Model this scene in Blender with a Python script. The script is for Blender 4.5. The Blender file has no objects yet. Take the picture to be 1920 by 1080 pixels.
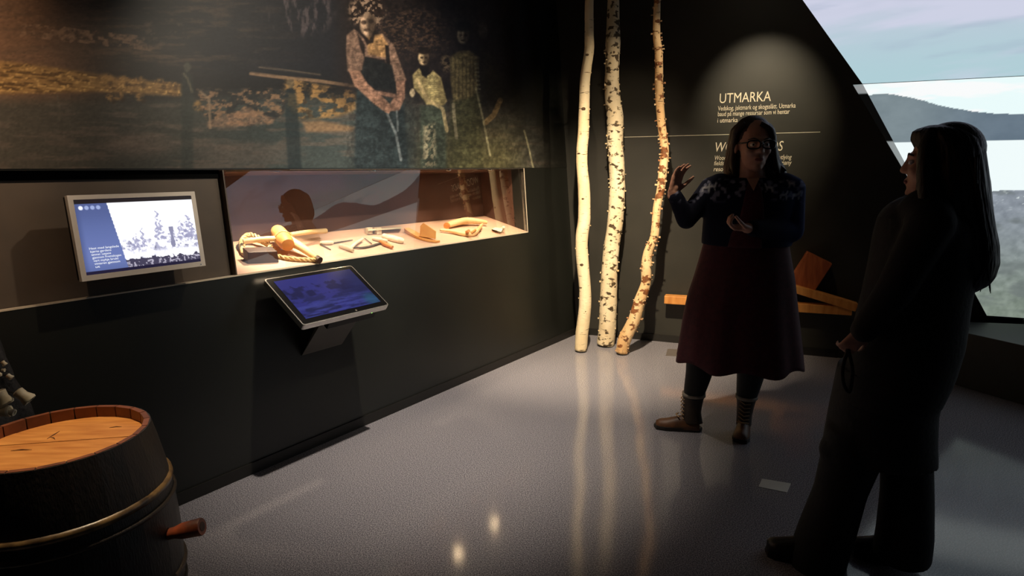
import bpy, bmesh, math, random
import numpy as np
from mathutils import Vector, Matrix

random.seed(7)
scene = bpy.context.scene
col = scene.collection
PI = math.pi

# ------------------------------------------------------------------ camera
CAM_H = 1.45
FPX, PITCH, ROLL = 1151.2, math.radians(10.873), math.radians(-0.413)
FW = np.array([0, math.cos(PITCH), -math.sin(PITCH)])
_up = np.array([0, math.sin(PITCH), math.cos(PITCH)])
_ri = np.array([1.0, 0, 0])
RI = _ri * math.cos(ROLL) + _up * math.sin(ROLL)
UP = -_ri * math.sin(ROLL) + _up * math.cos(ROLL)
CAM = np.array([0, 0, CAM_H])
cd = bpy.data.cameras.new('camera')
cd.sensor_fit = 'HORIZONTAL'
cd.sensor_width = 36
cd.lens = FPX * 36 / 1920
cd.clip_start = 0.05
cam = bpy.data.objects.new('camera', cd)
col.objects.link(cam)
M = Matrix([[RI[i], UP[i], -FW[i], CAM[i]] for i in range(3)] + [[0, 0, 0, 1]])
cam.matrix_world = M
scene.camera = cam

# ------------------------------------------------------------------ world, exposure
world = bpy.data.worlds.new('world')
scene.world = world
world.use_nodes = True
world.node_tree.nodes['Background'].inputs[0].default_value = (0.5, 0.6, 0.8, 1)
world.node_tree.nodes['Background'].inputs[1].default_value = 0.0
vs = scene.view_settings
vs.view_transform = 'Standard'
vs.look = 'None'
vs.exposure = 0.0
vs.gamma = 1.0
vs.use_curve_mapping = False
CEIL = 3.3

# ------------------------------------------------------------------ geometry frames of the place
def ray(x, y):
    return FW * FPX + RI * (x - 960) - UP * (y - 540)
TH, LEAN, PH, D0 = math.radians(35.871), math.radians(4.2), math.radians(-21.59), 2.666
LD = np.array([math.sin(TH), math.cos(TH), 0])
LN0 = np.array([LD[1], -LD[0], 0])
LU = np.array([0, 0, 1]) * math.cos(LEAN) - LN0 * math.sin(LEAN)
LNN = np.cross(LD, LU)
if LNN @ LN0 < 0:
    LNN = -LNN
LB = -LN0 * D0
def L(s, t, o=0.0):
    return LB + LD * s + LU * t + LNN * o
def hitL(x, y, off=0.0):
    r = ray(x, y)
    return CAM + r * (((LB + LNN * off - CAM) @ LNN) / (r @ LNN))
def sto(P):
    v = P - LB
    return (v @ LD, v @ LU, v @ LNN)
BE = np.array([math.cos(PH), math.sin(PH), 0])
BM = np.array([-BE[1], BE[0], 0])          # points away from the room
BP = np.array([0.62, 5.34, 0])
def B(s, z, o=0.0):                         # o > 0 towards the room
    return BP + BE * s + np.array([0, 0, z]) - BM * o
def hitB(x, y, o=0.0):
    r = ray(x, y)
    P = CAM + r * (((BP - BM * o - CAM) @ BM) / (r @ BM))
    return P
def sB(P):
    return (P - BP) @ BE, P[2]
def floor_pt(x, y, z=0.0):
    r = ray(x, y)
    return CAM + r * ((z - CAM_H) / r[2])
def to_px(P):
    v = np.asarray(P) - CAM
    z = v @ FW
    return 960 + FPX * (v @ RI) / z, 540 - FPX * (v @ UP) / z

# ------------------------------------------------------------------ helpers
def srgb(r, g, b):
    o = []
    for c in (r, g, b):
        c = c / 255
        o.append(c / 12.92 if c <= 0.04045 else ((c + 0.055) / 1.055) ** 2.4)
    return (*o, 1)

def lin(a):
    a = np.clip(a / 255.0, 0, 4)
    return np.where(a <= 0.04045, a / 12.92, ((a + 0.055) / 1.055) ** 2.4)

def mat(name, c, rough=0.6, metal=0.0, c2=None, nscale=8, stretch=(1, 1, 1), bump=0.0, bscale=None, spec=0.5, detail=6, lo=0.35, hi=0.65, coat=0.0):
    m = bpy.data.materials.new(name)
    m.use_nodes = True
    nt = m.node_tree
    bs = nt.nodes['Principled BSDF']
    bs.inputs['Roughness'].default_value = rough
    bs.inputs['Metallic'].default_value = metal
    bs.inputs['Specular IOR Level'].default_value = spec
    bs.inputs['Coat Weight'].default_value = coat
    tc = nt.nodes.new('ShaderNodeTexCoord')
    mp = nt.nodes.new('ShaderNodeMapping')
    mp.inputs['Scale'].default_value = stretch
    nt.links.new(tc.outputs['Object'], mp.inputs['Vector'])
    nz = nt.nodes.new('ShaderNodeTexNoise')
    nz.inputs['Scale'].default_value = nscale
    nz.inputs['Detail'].default_value = detail
    nt.links.new(mp.outputs[0], nz.inputs['Vector'])
    rp = nt.nodes.new('ShaderNodeValToRGB')
    rp.color_ramp.elements[0].position = lo
    rp.color_ramp.elements[1].position = hi
    rp.color_ramp.elements[0].color = c
    rp.color_ramp.elements[1].color = c2 if c2 else tuple(min(1, x * 1.12) for x in c[:3]) + (1,)
    nt.links.new(nz.outputs['Fac'], rp.inputs[0])
    nt.links.new(rp.outputs[0], bs.inputs['Base Color'])
    if bump:
        nb = nt.nodes.new('ShaderNodeTexNoise')
        nb.inputs['Scale'].default_value = bscale or nscale
        nb.inputs['Detail'].default_value = 8
        nt.links.new(mp.outputs[0], nb.inputs['Vector'])
        bp = nt.nodes.new('ShaderNodeBump')
        bp.inputs['Strength'].default_value = bump
        bp.inputs['Distance'].default_value = 0.01
        nt.links.new(nb.outputs['Fac'], bp.inputs['Height'])
        nt.links.new(bp.outputs[0], bs.inputs['Normal'])
    return m

def emat(name, c, strength):
    m = bpy.data.materials.new(name)
    m.use_nodes = True
    bs = m.node_tree.nodes['Principled BSDF']
    bs.inputs['Base Color'].default_value = (0.02, 0.02, 0.02, 1)
    bs.inputs['Emission Color'].default_value = c
    bs.inputs['Emission Strength'].default_value = strength
    return m

def print_mat(name, emission=None, rough=0.45, spec=0.35, bump=0.0):
    """flat print / display: colour comes from the mesh's own colour attribute"""
    m = bpy.data.materials.new(name)
    m.use_nodes = True
    nt = m.node_tree
    bs = nt.nodes['Principled BSDF']
    at = nt.nodes.new('ShaderNodeAttribute')
    at.attribute_name = 'Col'
    bs.inputs['Roughness'].default_value = rough
    bs.inputs['Specular IOR Level'].default_value = spec
    if emission:
        bs.inputs['Base Color'].default_value = (0.03, 0.03, 0.03, 1)
        nt.links.new(at.outputs['Color'], bs.inputs['Emission Color'])
        bs.inputs['Emission Strength'].default_value = emission
    else:
        nt.links.new(at.outputs['Color'], bs.inputs['Base Color'])
    if bump:
        nz = nt.nodes.new('ShaderNodeTexNoise')
        nz.inputs['Scale'].default_value = 400
        bp = nt.nodes.new('ShaderNodeBump')
        bp.inputs['Strength'].default_value = bump
        bp.inputs['Distance'].default_value = 0.002
        nt.links.new(nz.outputs['Fac'], bp.inputs['Height'])
        nt.links.new(bp.outputs[0], bs.inputs['Normal'])
    return m

class MB:
    def __init__(self):
        self.v = []
        self.f = []
    def add(self, vs_, fs):
        o = len(self.v)
        self.v += [tuple(float(c) for c in p) for p in vs_]
        self.f += [tuple(o + i for i in f) for f in fs]
        return self
    def box(self, c, ax, ay, az):
        """centre and three half-axis vectors"""
        c, ax, ay, az = map(np.asarray, (c, ax, ay, az))
        vs_ = [c + sx * ax + sy * ay + sz * az for sz in (-1, 1) for sy in (-1, 1) for sx in (-1, 1)]
        fs = [(0, 2, 3, 1), (4, 5, 7, 6), (0, 1, 5, 4), (2, 6, 7, 3), (0, 4, 6, 2), (1, 3, 7, 5)]
        return self.add(vs_, fs)
    def hexa(self, p8):
        fs = [(0, 3, 2, 1), (4, 5, 6, 7), (0, 1, 5, 4), (1, 2, 6, 5), (2, 3, 7, 6), (3, 0, 4, 7)]
        return self.add(p8, fs)
    def prism(self, poly, ext):
        """closed prism of a planar polygon and an extrusion vector"""
        n = len(poly)
        ext = np.asarray(ext)
        vs_ = [np.asarray(p) for p in poly] + [np.asarray(p) + ext for p in poly]
        fs = [tuple(range(n))[::-1], tuple(range(n, 2 * n))]
        fs += [(i, (i + 1) % n, n + (i + 1) % n, n + i) for i in range(n)]
        return self.add(vs_, fs)
    def rings(self, rs, cap=True, closed=False):
        """rs: list of rings with equal vertex count"""
        n = len(rs[0])
        vs_ = [p for r in rs for p in r]
        fs = []
        for k in range(len(rs) - 1):
            for i in range(n):
                j = (i + 1) % n
                fs.append((k * n + i, k * n + j, (k + 1) * n + j, (k + 1) * n + i))
        if closed:
            k = len(rs) - 1
            for i in range(n):
                j = (i + 1) % n
                fs.append((k * n + i, k * n + j, j, i))
        elif cap:
            fs.append(tuple(range(n))[::-1])
            fs.append(tuple(range((len(rs) - 1) * n, len(rs) * n)))
        return self.add(vs_, fs)
    def tube(self, path, radii, seg=10, cap=True, closed=False):
        path = [np.asarray(p, float) for p in path]
        n = len(path)
        if not hasattr(radii, '__len__'):
            radii = [radii] * n
        rs = []
        ref = None
        for i, p in enumerate(path):
            if closed:
                t = path[(i + 1) % n] - path[i - 1]
            else:
                t = path[min(i + 1, n - 1)] - path[max(i - 1, 0)]
            t = t / (np.linalg.norm(t) + 1e-9)
            if ref is None:
                ref = np.array([0, 0, 1.0]) if abs(t[2]) < .9 else np.array([1.0, 0, 0])
            a = ref - t * (ref @ t)
            a /= np.linalg.norm(a) + 1e-9
            b = np.cross(t, a)
            ref = a
            rs.append([p + radii[i] * (a * math.cos(q) + b * math.sin(q)) for q in np.arange(seg) * 2 * PI / seg])
        return self.rings(rs, cap, closed)
    def lathe(self, prof, c, seg=32, ax=(1, 0, 0), ay=(0, 1, 0), az=(0, 0, 1)):
        c, ax, ay, az = map(lambda q: np.asarray(q, float), (c, ax, ay, az))
        rs = [[c + az * z + r * (ax * math.cos(q) + ay * math.sin(q)) for q in np.arange(seg) * 2 * PI / seg] for r, z in prof]
        return self.rings(rs)
    def ell(self, c, ax, ay, az, nu=16, nv=10):
        c, ax, ay, az = map(lambda q: np.asarray(q, float), (c, ax, ay, az))
        rs = []
        for k in range(1, nv):
            a = -PI / 2 + PI * k / nv
            rs.append([c + az * math.sin(a) + math.cos(a) * (ax * math.cos(q) + ay * math.sin(q)) for q in np.arange(nu) * 2 * PI / nu])
        n = nu
        vs_ = [p for r in rs for p in r] + [c - az, c + az]
        fs = []
        for k in range(len(rs) - 1):
            for i in range(n):
                j = (i + 1) % n
                fs.append((k * n + i, k * n + j, (k + 1) * n + j, (k + 1) * n + i))
        b, t = len(rs) * n, len(rs) * n + 1
        for i in range(n):
            j = (i + 1) % n
            fs.append((b, j, i))
            fs.append((t, (len(rs) - 1) * n + i, (len(rs) - 1) * n + j))
        return self.add(vs_, fs)
    def capsule(self, p, q, r1, r2, seg=14):
        p, q = np.asarray(p, float), np.asarray(q, float)
        self.tube([p, q], [r1, r2], seg)
        for c, r in ((p, r1), (q, r2)):
            self.ell(c, (r, 0, 0), (0, r, 0), (0, 0, r), seg, 8)
        return self
    def build(self, name, m, parent=None, smooth=False, bevel=0.0, label=None, fix=True):
        me = bpy.data.meshes.new(name)
        me.from_pydata(self.v, [], self.f)
        me.update()
        if fix or bevel:
            bm = bmesh.new()
            bm.from_mesh(me)
            if bevel:
                bmesh.ops.bevel(bm, geom=[e for e in bm.edges if len(e.link_faces) == 2 and e.calc_face_angle(0) > 0.6], offset=bevel, segments=2, affect='EDGES', profile=0.6)
            bmesh.ops.recalc_face_normals(bm, faces=bm.faces)
            bm.to_mesh(me)
            bm.free()
        if smooth:
            me.polygons.foreach_set('use_smooth', [True] * len(me.polygons))
        return link(name, me, m, parent, label)

def link(name, me, m, parent=None, label=None):
    o = bpy.data.objects.new(name, me)
    if m is not None and len(me.materials) == 0:
        me.materials.append(m)
    col.objects.link(o)
    if parent is not None:
        o.parent = parent
        o.matrix_parent_inverse = Matrix.Translation(-Vector(parent.location))
    if label:
        o['label'] = label
    return o

def smooth_by_angle(o, deg=40):
    me = o.data
    me.polygons.foreach_set('use_smooth', [True] * len(me.polygons))
    me.set_sharp_from_angle(angle=math.radians(deg))
    return o

def thing(name, label, cat, loc, group=None):
    o = bpy.data.objects.new(name, None)
    o.empty_display_size = 0.05
    o.location = tuple(float(c) for c in loc)
    col.objects.link(o)
    o['label'] = label
    o['category'] = cat
    if group:
        o['group'] = group
    return o

def tag(o, label, cat, group=None):
    o['label'] = label
    o['category'] = cat
    if group:
        o['group'] = group
    return o

def struct(o):
    o['kind'] = 'structure'
    return o

def set_origin(o, loc):
    """top-level mesh: put its origin at its base"""
    loc = Vector(tuple(float(c) for c in loc))
    o.data.transform(Matrix.Translation(-loc))
    o.location = loc
    return o

def vn(x, y, seed=0):
    """value noise"""
    xi, yi = np.floor(x), np.floor(y)
    fx, fy = x - xi, y - yi
    fx, fy = fx * fx * (3 - 2 * fx), fy * fy * (3 - 2 * fy)
    def hsh(a, b):
        q = np.sin(a * 127.1 + b * 311.7 + seed * 74.7) * 43758.5453
        return q - np.floor(q)
    return (hsh(xi, yi) * (1 - fx) + hsh(xi + 1, yi) * fx) * (1 - fy) + (hsh(xi, yi + 1) * (1 - fx) + hsh(xi + 1, yi + 1) * fx) * fy

def fbm(x, y, seed=0, oct=4):
    a, s, t = 0.5, 0, 0
    for k in range(oct):
        s = s + a * vn(x * 2 ** k, y * 2 ** k, seed + k)
        t += a
        a *= .55
    return s / t

def sst(x, a, b):
    t = np.clip((x - a) / (b - a + 1e-12), 0, 1)
    return t * t * (3 - 2 * t)

def poly_mask(X, Y, pts, soft=3.0):
    ins = np.zeros(X.shape, bool)
    dist = np.full(X.shape, 1e9)
    n = len(pts)
    for i in range(n):
        x0, y0 = pts[i]
        x1, y1 = pts[(i + 1) % n]
        c = ((y0 > Y) != (y1 > Y)) & (X < (x1 - x0) * (Y - y0) / ((y1 - y0) if y1 != y0 else 1e-9) + x0)
        ins ^= c
        dx, dy = x1 - x0, y1 - y0
        t = np.clip(((X - x0) * dx + (Y - y0) * dy) / (dx * dx + dy * dy + 1e-9), 0, 1)
        dist = np.minimum(dist, np.hypot(X - x0 - t * dx, Y - y0 - t * dy))
    sd = np.where(ins, dist, -dist)
    return sst(sd, -soft, soft)

def ell_mask(X, Y, cx, cy, rx, ry, soft=.25):
    return 1 - sst(np.hypot((X - cx) / rx, (Y - cy) / ry), 1 - soft, 1 + soft)

def line_mask(X, Y, pts, w, soft=1.5):
    o = np.zeros(X.shape)
    for (x0, y0), (x1, y1) in zip(pts[:-1], pts[1:]):
        dx, dy = x1 - x0, y1 - y0
        t = np.clip(((X - x0) * dx + (Y - y0) * dy) / (dx * dx + dy * dy + 1e-9), 0, 1)
        o = np.maximum(o, 1 - sst(np.hypot(X - x0 - t * dx, Y - y0 - t * dy), w - soft, w + soft))
    return o

def mixc(C, m, c, k=1.0):
    m = (m * k)[..., None]
    return C * (1 - m) + np.asarray(c, float) * m

def print_grid(name, fn, us, vs_, colfn, m, parent=None, label=None):
    """a flat printed surface: fn(u, v) -> point arrays, colfn(P, U, V) -> display rgb 0..255"""
    U, V = np.meshgrid(us, vs_)
    P = fn(U, V)
    nv, nu = U.shape
    C = lin(colfn(P, U, V)).reshape(-1, 3)
    me = bpy.data.meshes.new(name)
    me.vertices.add(nu * nv)
    me.vertices.foreach_set('co', P.reshape(-1).astype(np.float32))
    i = np.arange((nv - 1) * (nu - 1))
    r, c = i // (nu - 1), i % (nu - 1)
    a = r * nu + c
    q = np.stack([a, a + 1, a + nu + 1, a + nu], 1).astype(np.int32)
    me.loops.add(q.size)
    me.loops.foreach_set('vertex_index', q.reshape(-1))
    me.polygons.add(len(q))
    me.polygons.foreach_set('loop_start', (np.arange(len(q)) * 4).astype(np.int32))
    me.update(calc_edges=True)
    at = me.color_attributes.new('Col', 'FLOAT_COLOR', 'POINT')
    at.data.foreach_set('color', np.concatenate([C, np.ones((len(C), 1))], 1).astype(np.float32).reshape(-1))
    return link(name, me, m, parent, label)

def text_mesh(name, s, origin, ex, ey, nrm, m, parent, capw=None, cap=0.07, shear=0.0, thick=0.0015, bold=0.0, label=None):
    """lettering: baseline origin, unit vectors along and up, fitted to a width"""
    cu = bpy.data.curves.new(name, 'FONT')
    cu.body = s
    cu.size = 1.0
    cu.shear = shear
    cu.offset = bold
    cu.resolution_u = 3
    o = bpy.data.objects.new(name, cu)
    col.objects.link(o)
    dg = bpy.context.evaluated_depsgraph_get()
    me = bpy.data.meshes.new_from_object(o.evaluated_get(dg))
    bpy.data.objects.remove(o)
    bpy.data.curves.remove(cu)
    n = len(me.vertices)
    a = np.zeros(n * 3, np.float32)
    me.vertices.foreach_get('co', a)
    a = a.reshape(-1, 3)
    ky = cap / 0.73
    kx = (capw / (a[:, 0].max() - a[:, 0].min())) if capw else ky
    x0 = a[:, 0].min()
    P = np.asarray(origin)[None] + (a[:, :1] - x0) * kx * np.asarray(ex)[None] + a[:, 1:2] * ky * np.asarray(ey)[None] + np.asarray(nrm)[None] * thick
    me.vertices.foreach_set('co', P.astype(np.float32).reshape(-1))
    me.name = name
    me.materials.clear()
    me.update()
    return link(name, me, m, parent, label)

def aim(P, T):
    return (Vector(tuple(map(float, T))) - Vector(tuple(map(float, P)))).to_track_quat('-Z', 'Y')

# ------------------------------------------------------------------ materials
MT = {}
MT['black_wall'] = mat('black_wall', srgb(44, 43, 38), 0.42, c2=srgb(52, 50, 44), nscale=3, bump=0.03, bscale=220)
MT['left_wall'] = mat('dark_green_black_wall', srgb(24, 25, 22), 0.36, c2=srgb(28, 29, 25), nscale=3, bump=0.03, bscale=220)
MT['ceiling'] = mat('black_ceiling', srgb(18, 18, 18), 0.9)
MT['recess'] = mat('recess_panel_brown_grey', srgb(76, 66, 57), 0.6, c2=srgb(86, 74, 63), nscale=5)
MT['trim'] = mat('edge_trim_pale', srgb(200, 186, 165), 0.4)
MT['niche'] = mat('niche_lining_brown', srgb(74, 46, 34), 0.65, c2=srgb(82, 52, 38), nscale=4)
MT['niche_floor'] = mat('niche_floor_tan', srgb(196, 158, 132), 0.7, c2=srgb(206, 168, 142), nscale=5)
MT['base'] = mat('baseboard_black', srgb(24, 22, 19), 0.5)
MT['shade_black'] = mat('shade_strip_black', srgb(7, 7, 7), 0.9, spec=.1)
MT['white_print'] = mat('white_print', srgb(225, 215, 190), 0.6)
MT['silver'] = mat('silver_plastic', srgb(226, 218, 208), 0.4)
MT['chrome'] = mat('brushed_aluminium', srgb(215, 212, 206), 0.25, metal=0.9)
MT['black_plastic'] = mat('black_plastic', srgb(7, 7, 9), 0.3, spec=.15)
MT['dark_metal'] = mat('dark_painted_metal', srgb(52, 49, 45), 0.5)
MT['dark_metal2'] = mat('charcoal_plate', srgb(72, 68, 63), 0.5)
MT['led'] = emat('green_led', (0.25, 1, 0.1, 1), 6)
MT['pale_wood'] = mat('pale_wood', srgb(226, 200, 150), 0.55, c2=srgb(206, 172, 118), nscale=6, stretch=(1, 1, 6), bump=0.1, bscale=40)
MT['white_wood'] = mat('bleached_wood', srgb(216, 206, 180), 0.6, c2=srgb(196, 182, 150), nscale=9, bump=0.1, bscale=60)
MT['orange_wood'] = mat('orange_wood', srgb(205, 138, 72), 0.55, c2=srgb(180, 108, 50), nscale=7, stretch=(1, 1, 5), bump=0.1, bscale=40)
MT['tan_wood'] = mat('tan_wood', srgb(216, 160, 92), 0.55, c2=srgb(196, 128, 66), nscale=7, bump=0.1, bscale=40)
MT['dark_wood'] = mat('dark_brown_wood', srgb(74, 42, 25), 0.6, c2=srgb(40, 22, 14), nscale=9, bump=0.2, bscale=40)
MT['honey_wood'] = mat('honey_wood', srgb(214, 150, 78), 0.5, c2=srgb(190, 122, 56), nscale=5, stretch=(6, 6, 1), bump=0.06, bscale=30)
MT['block_wood'] = mat('reddish_block_wood', srgb(176, 98, 54), 0.5, c2=srgb(140, 70, 36), nscale=5, stretch=(6, 6, 1), bump=0.06, bscale=30)
MT['rope'] = mat('hemp_rope', srgb(222, 198, 146), 0.85, c2=srgb(190, 160, 104), nscale=60, bump=0.5, bscale=200)
MT['iron'] = mat('grey_iron', srgb(120, 116, 108), 0.45, metal=0.7, c2=srgb(90, 84, 76), nscale=30)
MT['bone'] = mat('pale_bone', srgb(228, 220, 196), 0.55, c2=srgb(206, 192, 160), nscale=30, bump=0.1)
MT['stave'] = mat('tarred_stave', srgb(34, 25, 19), 0.5, c2=srgb(20, 15, 12), nscale=10, stretch=(6, 6, 1), bump=0.2, bscale=40)
MT['lid'] = mat('barrel_lid_oak', srgb(205, 142, 74), 0.5, c2=srgb(172, 108, 50), nscale=7, stretch=(1.2, 7, 1), bump=0.12, bscale=14, lo=.3, hi=.7)
MT['crack'] = mat('wood_crack', srgb(80, 46, 22), 0.8)
MT['chime'] = mat('reddish_chime', srgb(120, 66, 38), 0.5, c2=srgb(88, 46, 26), nscale=14, bump=.1)
MT['hoop'] = mat('worn_wooden_hoop', srgb(120, 96, 62), 0.35, c2=srgb(52, 40, 28), nscale=22, bump=.15)
MT['tap'] = mat('spigot_red_brown', srgb(150, 72, 42), 0.5, c2=srgb(60, 34, 24), nscale=14, bump=.15)
MT['net'] = mat('black_net', srgb(20, 20, 22), 0.7, c2=srgb(34, 33, 36), nscale=60, bump=.5)
MT['skin'] = mat('skin', srgb(196, 150, 130), 0.5, c2=srgb(186, 138, 118), nscale=20)
MT['lip'] = mat('lips', srgb(140, 74, 70), 0.45)
MT['eye'] = mat('eye_white', srgb(220, 215, 210), 0.2)
MT['iris'] = mat('iris_dark', srgb(40, 32, 28), 0.15)
MT['hair_brown'] = mat('dark_brown_hair', srgb(58, 38, 28), 0.45, c2=srgb(34, 22, 17), nscale=40, stretch=(1, 1, .12), bump=.4, bscale=120)
MT['hair_black'] = mat('blackish_brown_hair', srgb(34, 24, 20), 0.45, c2=srgb(20, 14, 12), nscale=40, stretch=(1, 1, .12), bump=.4, bscale=120)
MT['dress'] = mat('maroon_wool', srgb(78, 24, 36), 0.85, c2=srgb(64, 18, 30), nscale=40, bump=.15, bscale=300)
MT['tights'] = mat('black_tights', srgb(14, 12, 13), 0.75)
MT['boot'] = mat('brown_leather', srgb(112, 72, 44), 0.5, c2=srgb(78, 50, 32), nscale=18, bump=.15)
MT['boot_shaft'] = mat('dark_boot_shaft', srgb(66, 50, 38), 0.6, c2=srgb(48, 38, 30), nscale=18, bump=.15)
MT['boot_trim'] = mat('boot_lining_grey', srgb(150, 142, 130), 0.8, bump=.4, nscale=80)
MT['sole'] = mat('rubber_sole', srgb(26, 20, 17), 0.6)
MT['lace'] = mat('lace', srgb(165, 135, 100), 0.7)
MT['coat'] = mat('black_coat', srgb(13, 13, 14), 0.85, c2=srgb(17, 17, 18), nscale=60, bump=.2)
MT['trousers'] = mat('black_trousers', srgb(15, 15, 16), 0.8, c2=srgb(19, 19, 20), nscale=60, bump=.2)
MT['shoe'] = mat('black_shoe', srgb(26, 25, 25), 0.35)
MT['glasses'] = mat('black_glasses', srgb(14, 12, 12), 0.2)
MT['tape'] = mat('grey_tape', srgb(206, 206, 200), 0.5)
MT['plate'] = mat('floor_plate', srgb(120, 112, 106), 0.35, metal=.3)
MT['lamp_body'] = mat('lamp_housing', srgb(22, 22, 22), 0.5)
MT['plinth'] = mat('plinth_black', srgb(38, 40, 38), 0.5, c2=srgb(44, 46, 44), nscale=4)

# floor: speckled grey linoleum
def floor_material():
    m = bpy.data.materials.new('speckled_grey_linoleum')
    m.use_nodes = True
    nt = m.node_tree
    bs = nt.nodes['Principled BSDF']
    tc = nt.nodes.new('ShaderNodeTexCoord')
    def noise(scale, detail=3):
        n = nt.nodes.new('ShaderNodeTexNoise')
        n.inputs['Scale'].default_value = scale
        n.inputs['Detail'].default_value = detail
        nt.links.new(tc.outputs['Object'], n.inputs['Vector'])
        return n
    n1 = noise(210, 2)
    r1 = nt.nodes.new('ShaderNodeValToRGB')
    e = r1.color_ramp.elements
    e[0].position, e[1].position = .33, .68
    e[0].color, e[1].color = srgb(86, 84, 92), srgb(186, 183, 188)
    x = r1.color_ramp.elements.new(.5)
    x.color = srgb(134, 132, 140)
    nt.links.new(n1.outputs['Fac'], r1.inputs[0])
    n2 = noise(1.2)
    mx = nt.nodes.new('ShaderNodeMix')
    mx.data_type = 'RGBA'
    mx.blend_type = 'MULTIPLY'
    mx.inputs[0].default_value = 1
    r2 = nt.nodes.new('ShaderNodeValToRGB')
    r2.color_ramp.elements[0].color, r2.color_ramp.elements[1].color = (.9, .9, .9, 1), (1, 1, 1, 1)
    nt.links.new(n2.outputs['Fac'], r2.inputs[0])
    nt.links.new(r1.outputs[0], mx.inputs[6])
    nt.links.new(r2.outputs[0], mx.inputs[7])
    nt.links.new(mx.outputs[2], bs.inputs['Base Color'])
    bs.inputs['Roughness'].default_value = 0.11
    bs.inputs['Specular IOR Level'].default_value = 0.36
    n3 = noise(90, 2)
    bp = nt.nodes.new('ShaderNodeBump')
    bp.inputs['Strength'].default_value = 0.012
    bp.inputs['Distance'].default_value = 0.002
    nt.links.new(n3.outputs['Fac'], bp.inputs['Height'])
    nt.links.new(bp.outputs[0], bs.inputs['Normal'])
    return m
MT['floor'] = floor_material()

def glass_material():
    m = bpy.data.materials.new('thin_glass')
    m.use_nodes = True
    nt = m.node_tree
    nt.nodes.remove(nt.nodes['Principled BSDF'])
    out = nt.nodes['Material Output']
    fr = nt.nodes.new('ShaderNodeFresnel')
    fr.inputs['IOR'].default_value = 1.9
    ge = nt.nodes.new('ShaderNodeNewGeometry')      # reflect at the outer face only: no internal reflection in a thin pane
    inv = nt.nodes.new('ShaderNodeMath'); inv.operation = 'SUBTRACT'; inv.inputs[0].default_value = 1.0
    nt.links.new(ge.outputs['Backfacing'], inv.inputs[1])
    mu = nt.nodes.new('ShaderNodeMath'); mu.operation = 'MULTIPLY'
    nt.links.new(fr.outputs[0], mu.inputs[0]); nt.links.new(inv.outputs[0], mu.inputs[1])
    tr = nt.nodes.new('ShaderNodeBsdfTransparent')
    gl = nt.nodes.new('ShaderNodeBsdfGlossy')
    gl.inputs['Roughness'].default_value = 0.0
    mx = nt.nodes.new('ShaderNodeMixShader')
    nt.links.new(mu.outputs[0], mx.inputs[0])
    nt.links.new(tr.outputs[0], mx.inputs[1])
    nt.links.new(gl.outputs[0], mx.inputs[2])
    nt.links.new(mx.outputs[0], out.inputs['Surface'])
    return m
MT['glass'] = glass_material()

# ================================================================== STRUCTURE
# where the leaning left wall meets the back wall, at floor and at ceiling
def corner_at(z):
    # point on left wall (o=0) with height z lying in the back wall plane
    t = z / LU[2]
    P = LB + LU * t
    k = ((BP - P) @ BM) / (LD @ BM)
    return P + LD * k
C0, C1 = corner_at(0), corner_at(CEIL)
S_END = (C0 - LB) @ LD
S_BEG = -4.2
FAR_S = 13.0

fl = MB().prism([(-6.5, -4.5, -0.1), (15.5, -4.5, -0.1), (15.5, 7.5, -0.1), (-6.5, 7.5, -0.1)], (0, 0, 0.1)).build('floor', MT['floor'])
struct(fl)
ce = MB().prism([(-6.5, -4.5, CEIL), (15.5, -4.5, CEIL), (15.5, 7.5, CEIL), (-6.5, 7.5, CEIL)], (0, 0, 0.1)).build('ceiling', MT['ceiling'])
struct(ce)

# left wall: lower band, upper band, end piece, all leaning back; recess and niche cut into it
NB, NT_, NS0, NS1 = 0.971, 1.465, 1.565, 4.0
TW = CEIL / LU[2]
wl = MB()
def lbox(mb, s0, s1, t0, t1, o0, o1):
    return mb.hexa([L(s0, t0, o0), L(s1, t0, o0), L(s1, t0, o1), L(s0, t0, o1), L(s0, t1, o0), L(s1, t1, o0), L(s1, t1, o1), L(s0, t1, o1)])
S_PAD = S_END + 0.02
lbox(wl, S_BEG, S_PAD, 0, NB, -0.12, 0)
# the upper band and the end piece run into the corner, which drifts along the wall with height
def lwedge(mb, s0, t0, t1, o0, o1):
    def sc(t):
        P = LB + LU * t
        return ((BP - P) @ BM) / (LD @ BM) + 0.02
    mb.hexa([L(s0, t0, o0), L(sc(t0), t0, o0), L(sc(t0), t0, o1), L(s0, t0, o1), L(s0, t1, o0), L(sc(t1), t1, o0), L(sc(t1), t1, o1), L(s0, t1, o1)])
lwedge(wl, S_BEG, NT_, TW, -0.12, 0)
lwedge(wl, NS1, NB, NT_, -0.12, 0)
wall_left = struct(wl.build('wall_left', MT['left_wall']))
MB().hexa([L(S_BEG, NB, -0.12), L(NS0 - .006, NB, -0.12), L(NS0 - .006, NB, -0.035), L(S_BEG, NB, -0.035), L(S_BEG, NT_ + .0, -0.12), L(NS0 - .006, NT_, -0.12), L(NS0 - .006, NT_, -0.035), L(S_BEG, NT_, -0.035)]).build('recess_panel', MT['recess'], wall_left, label='brown grey recessed panel behind the monitor')
# black strip standing in for the shade at the top of the recessed panel
lbox(MB(), S_BEG, NS0 - .008, NT_ - 0.034, NT_ - 0.001, -0.034, -0.028).build('shade_strip', MT['shade_black'], wall_left)
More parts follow.
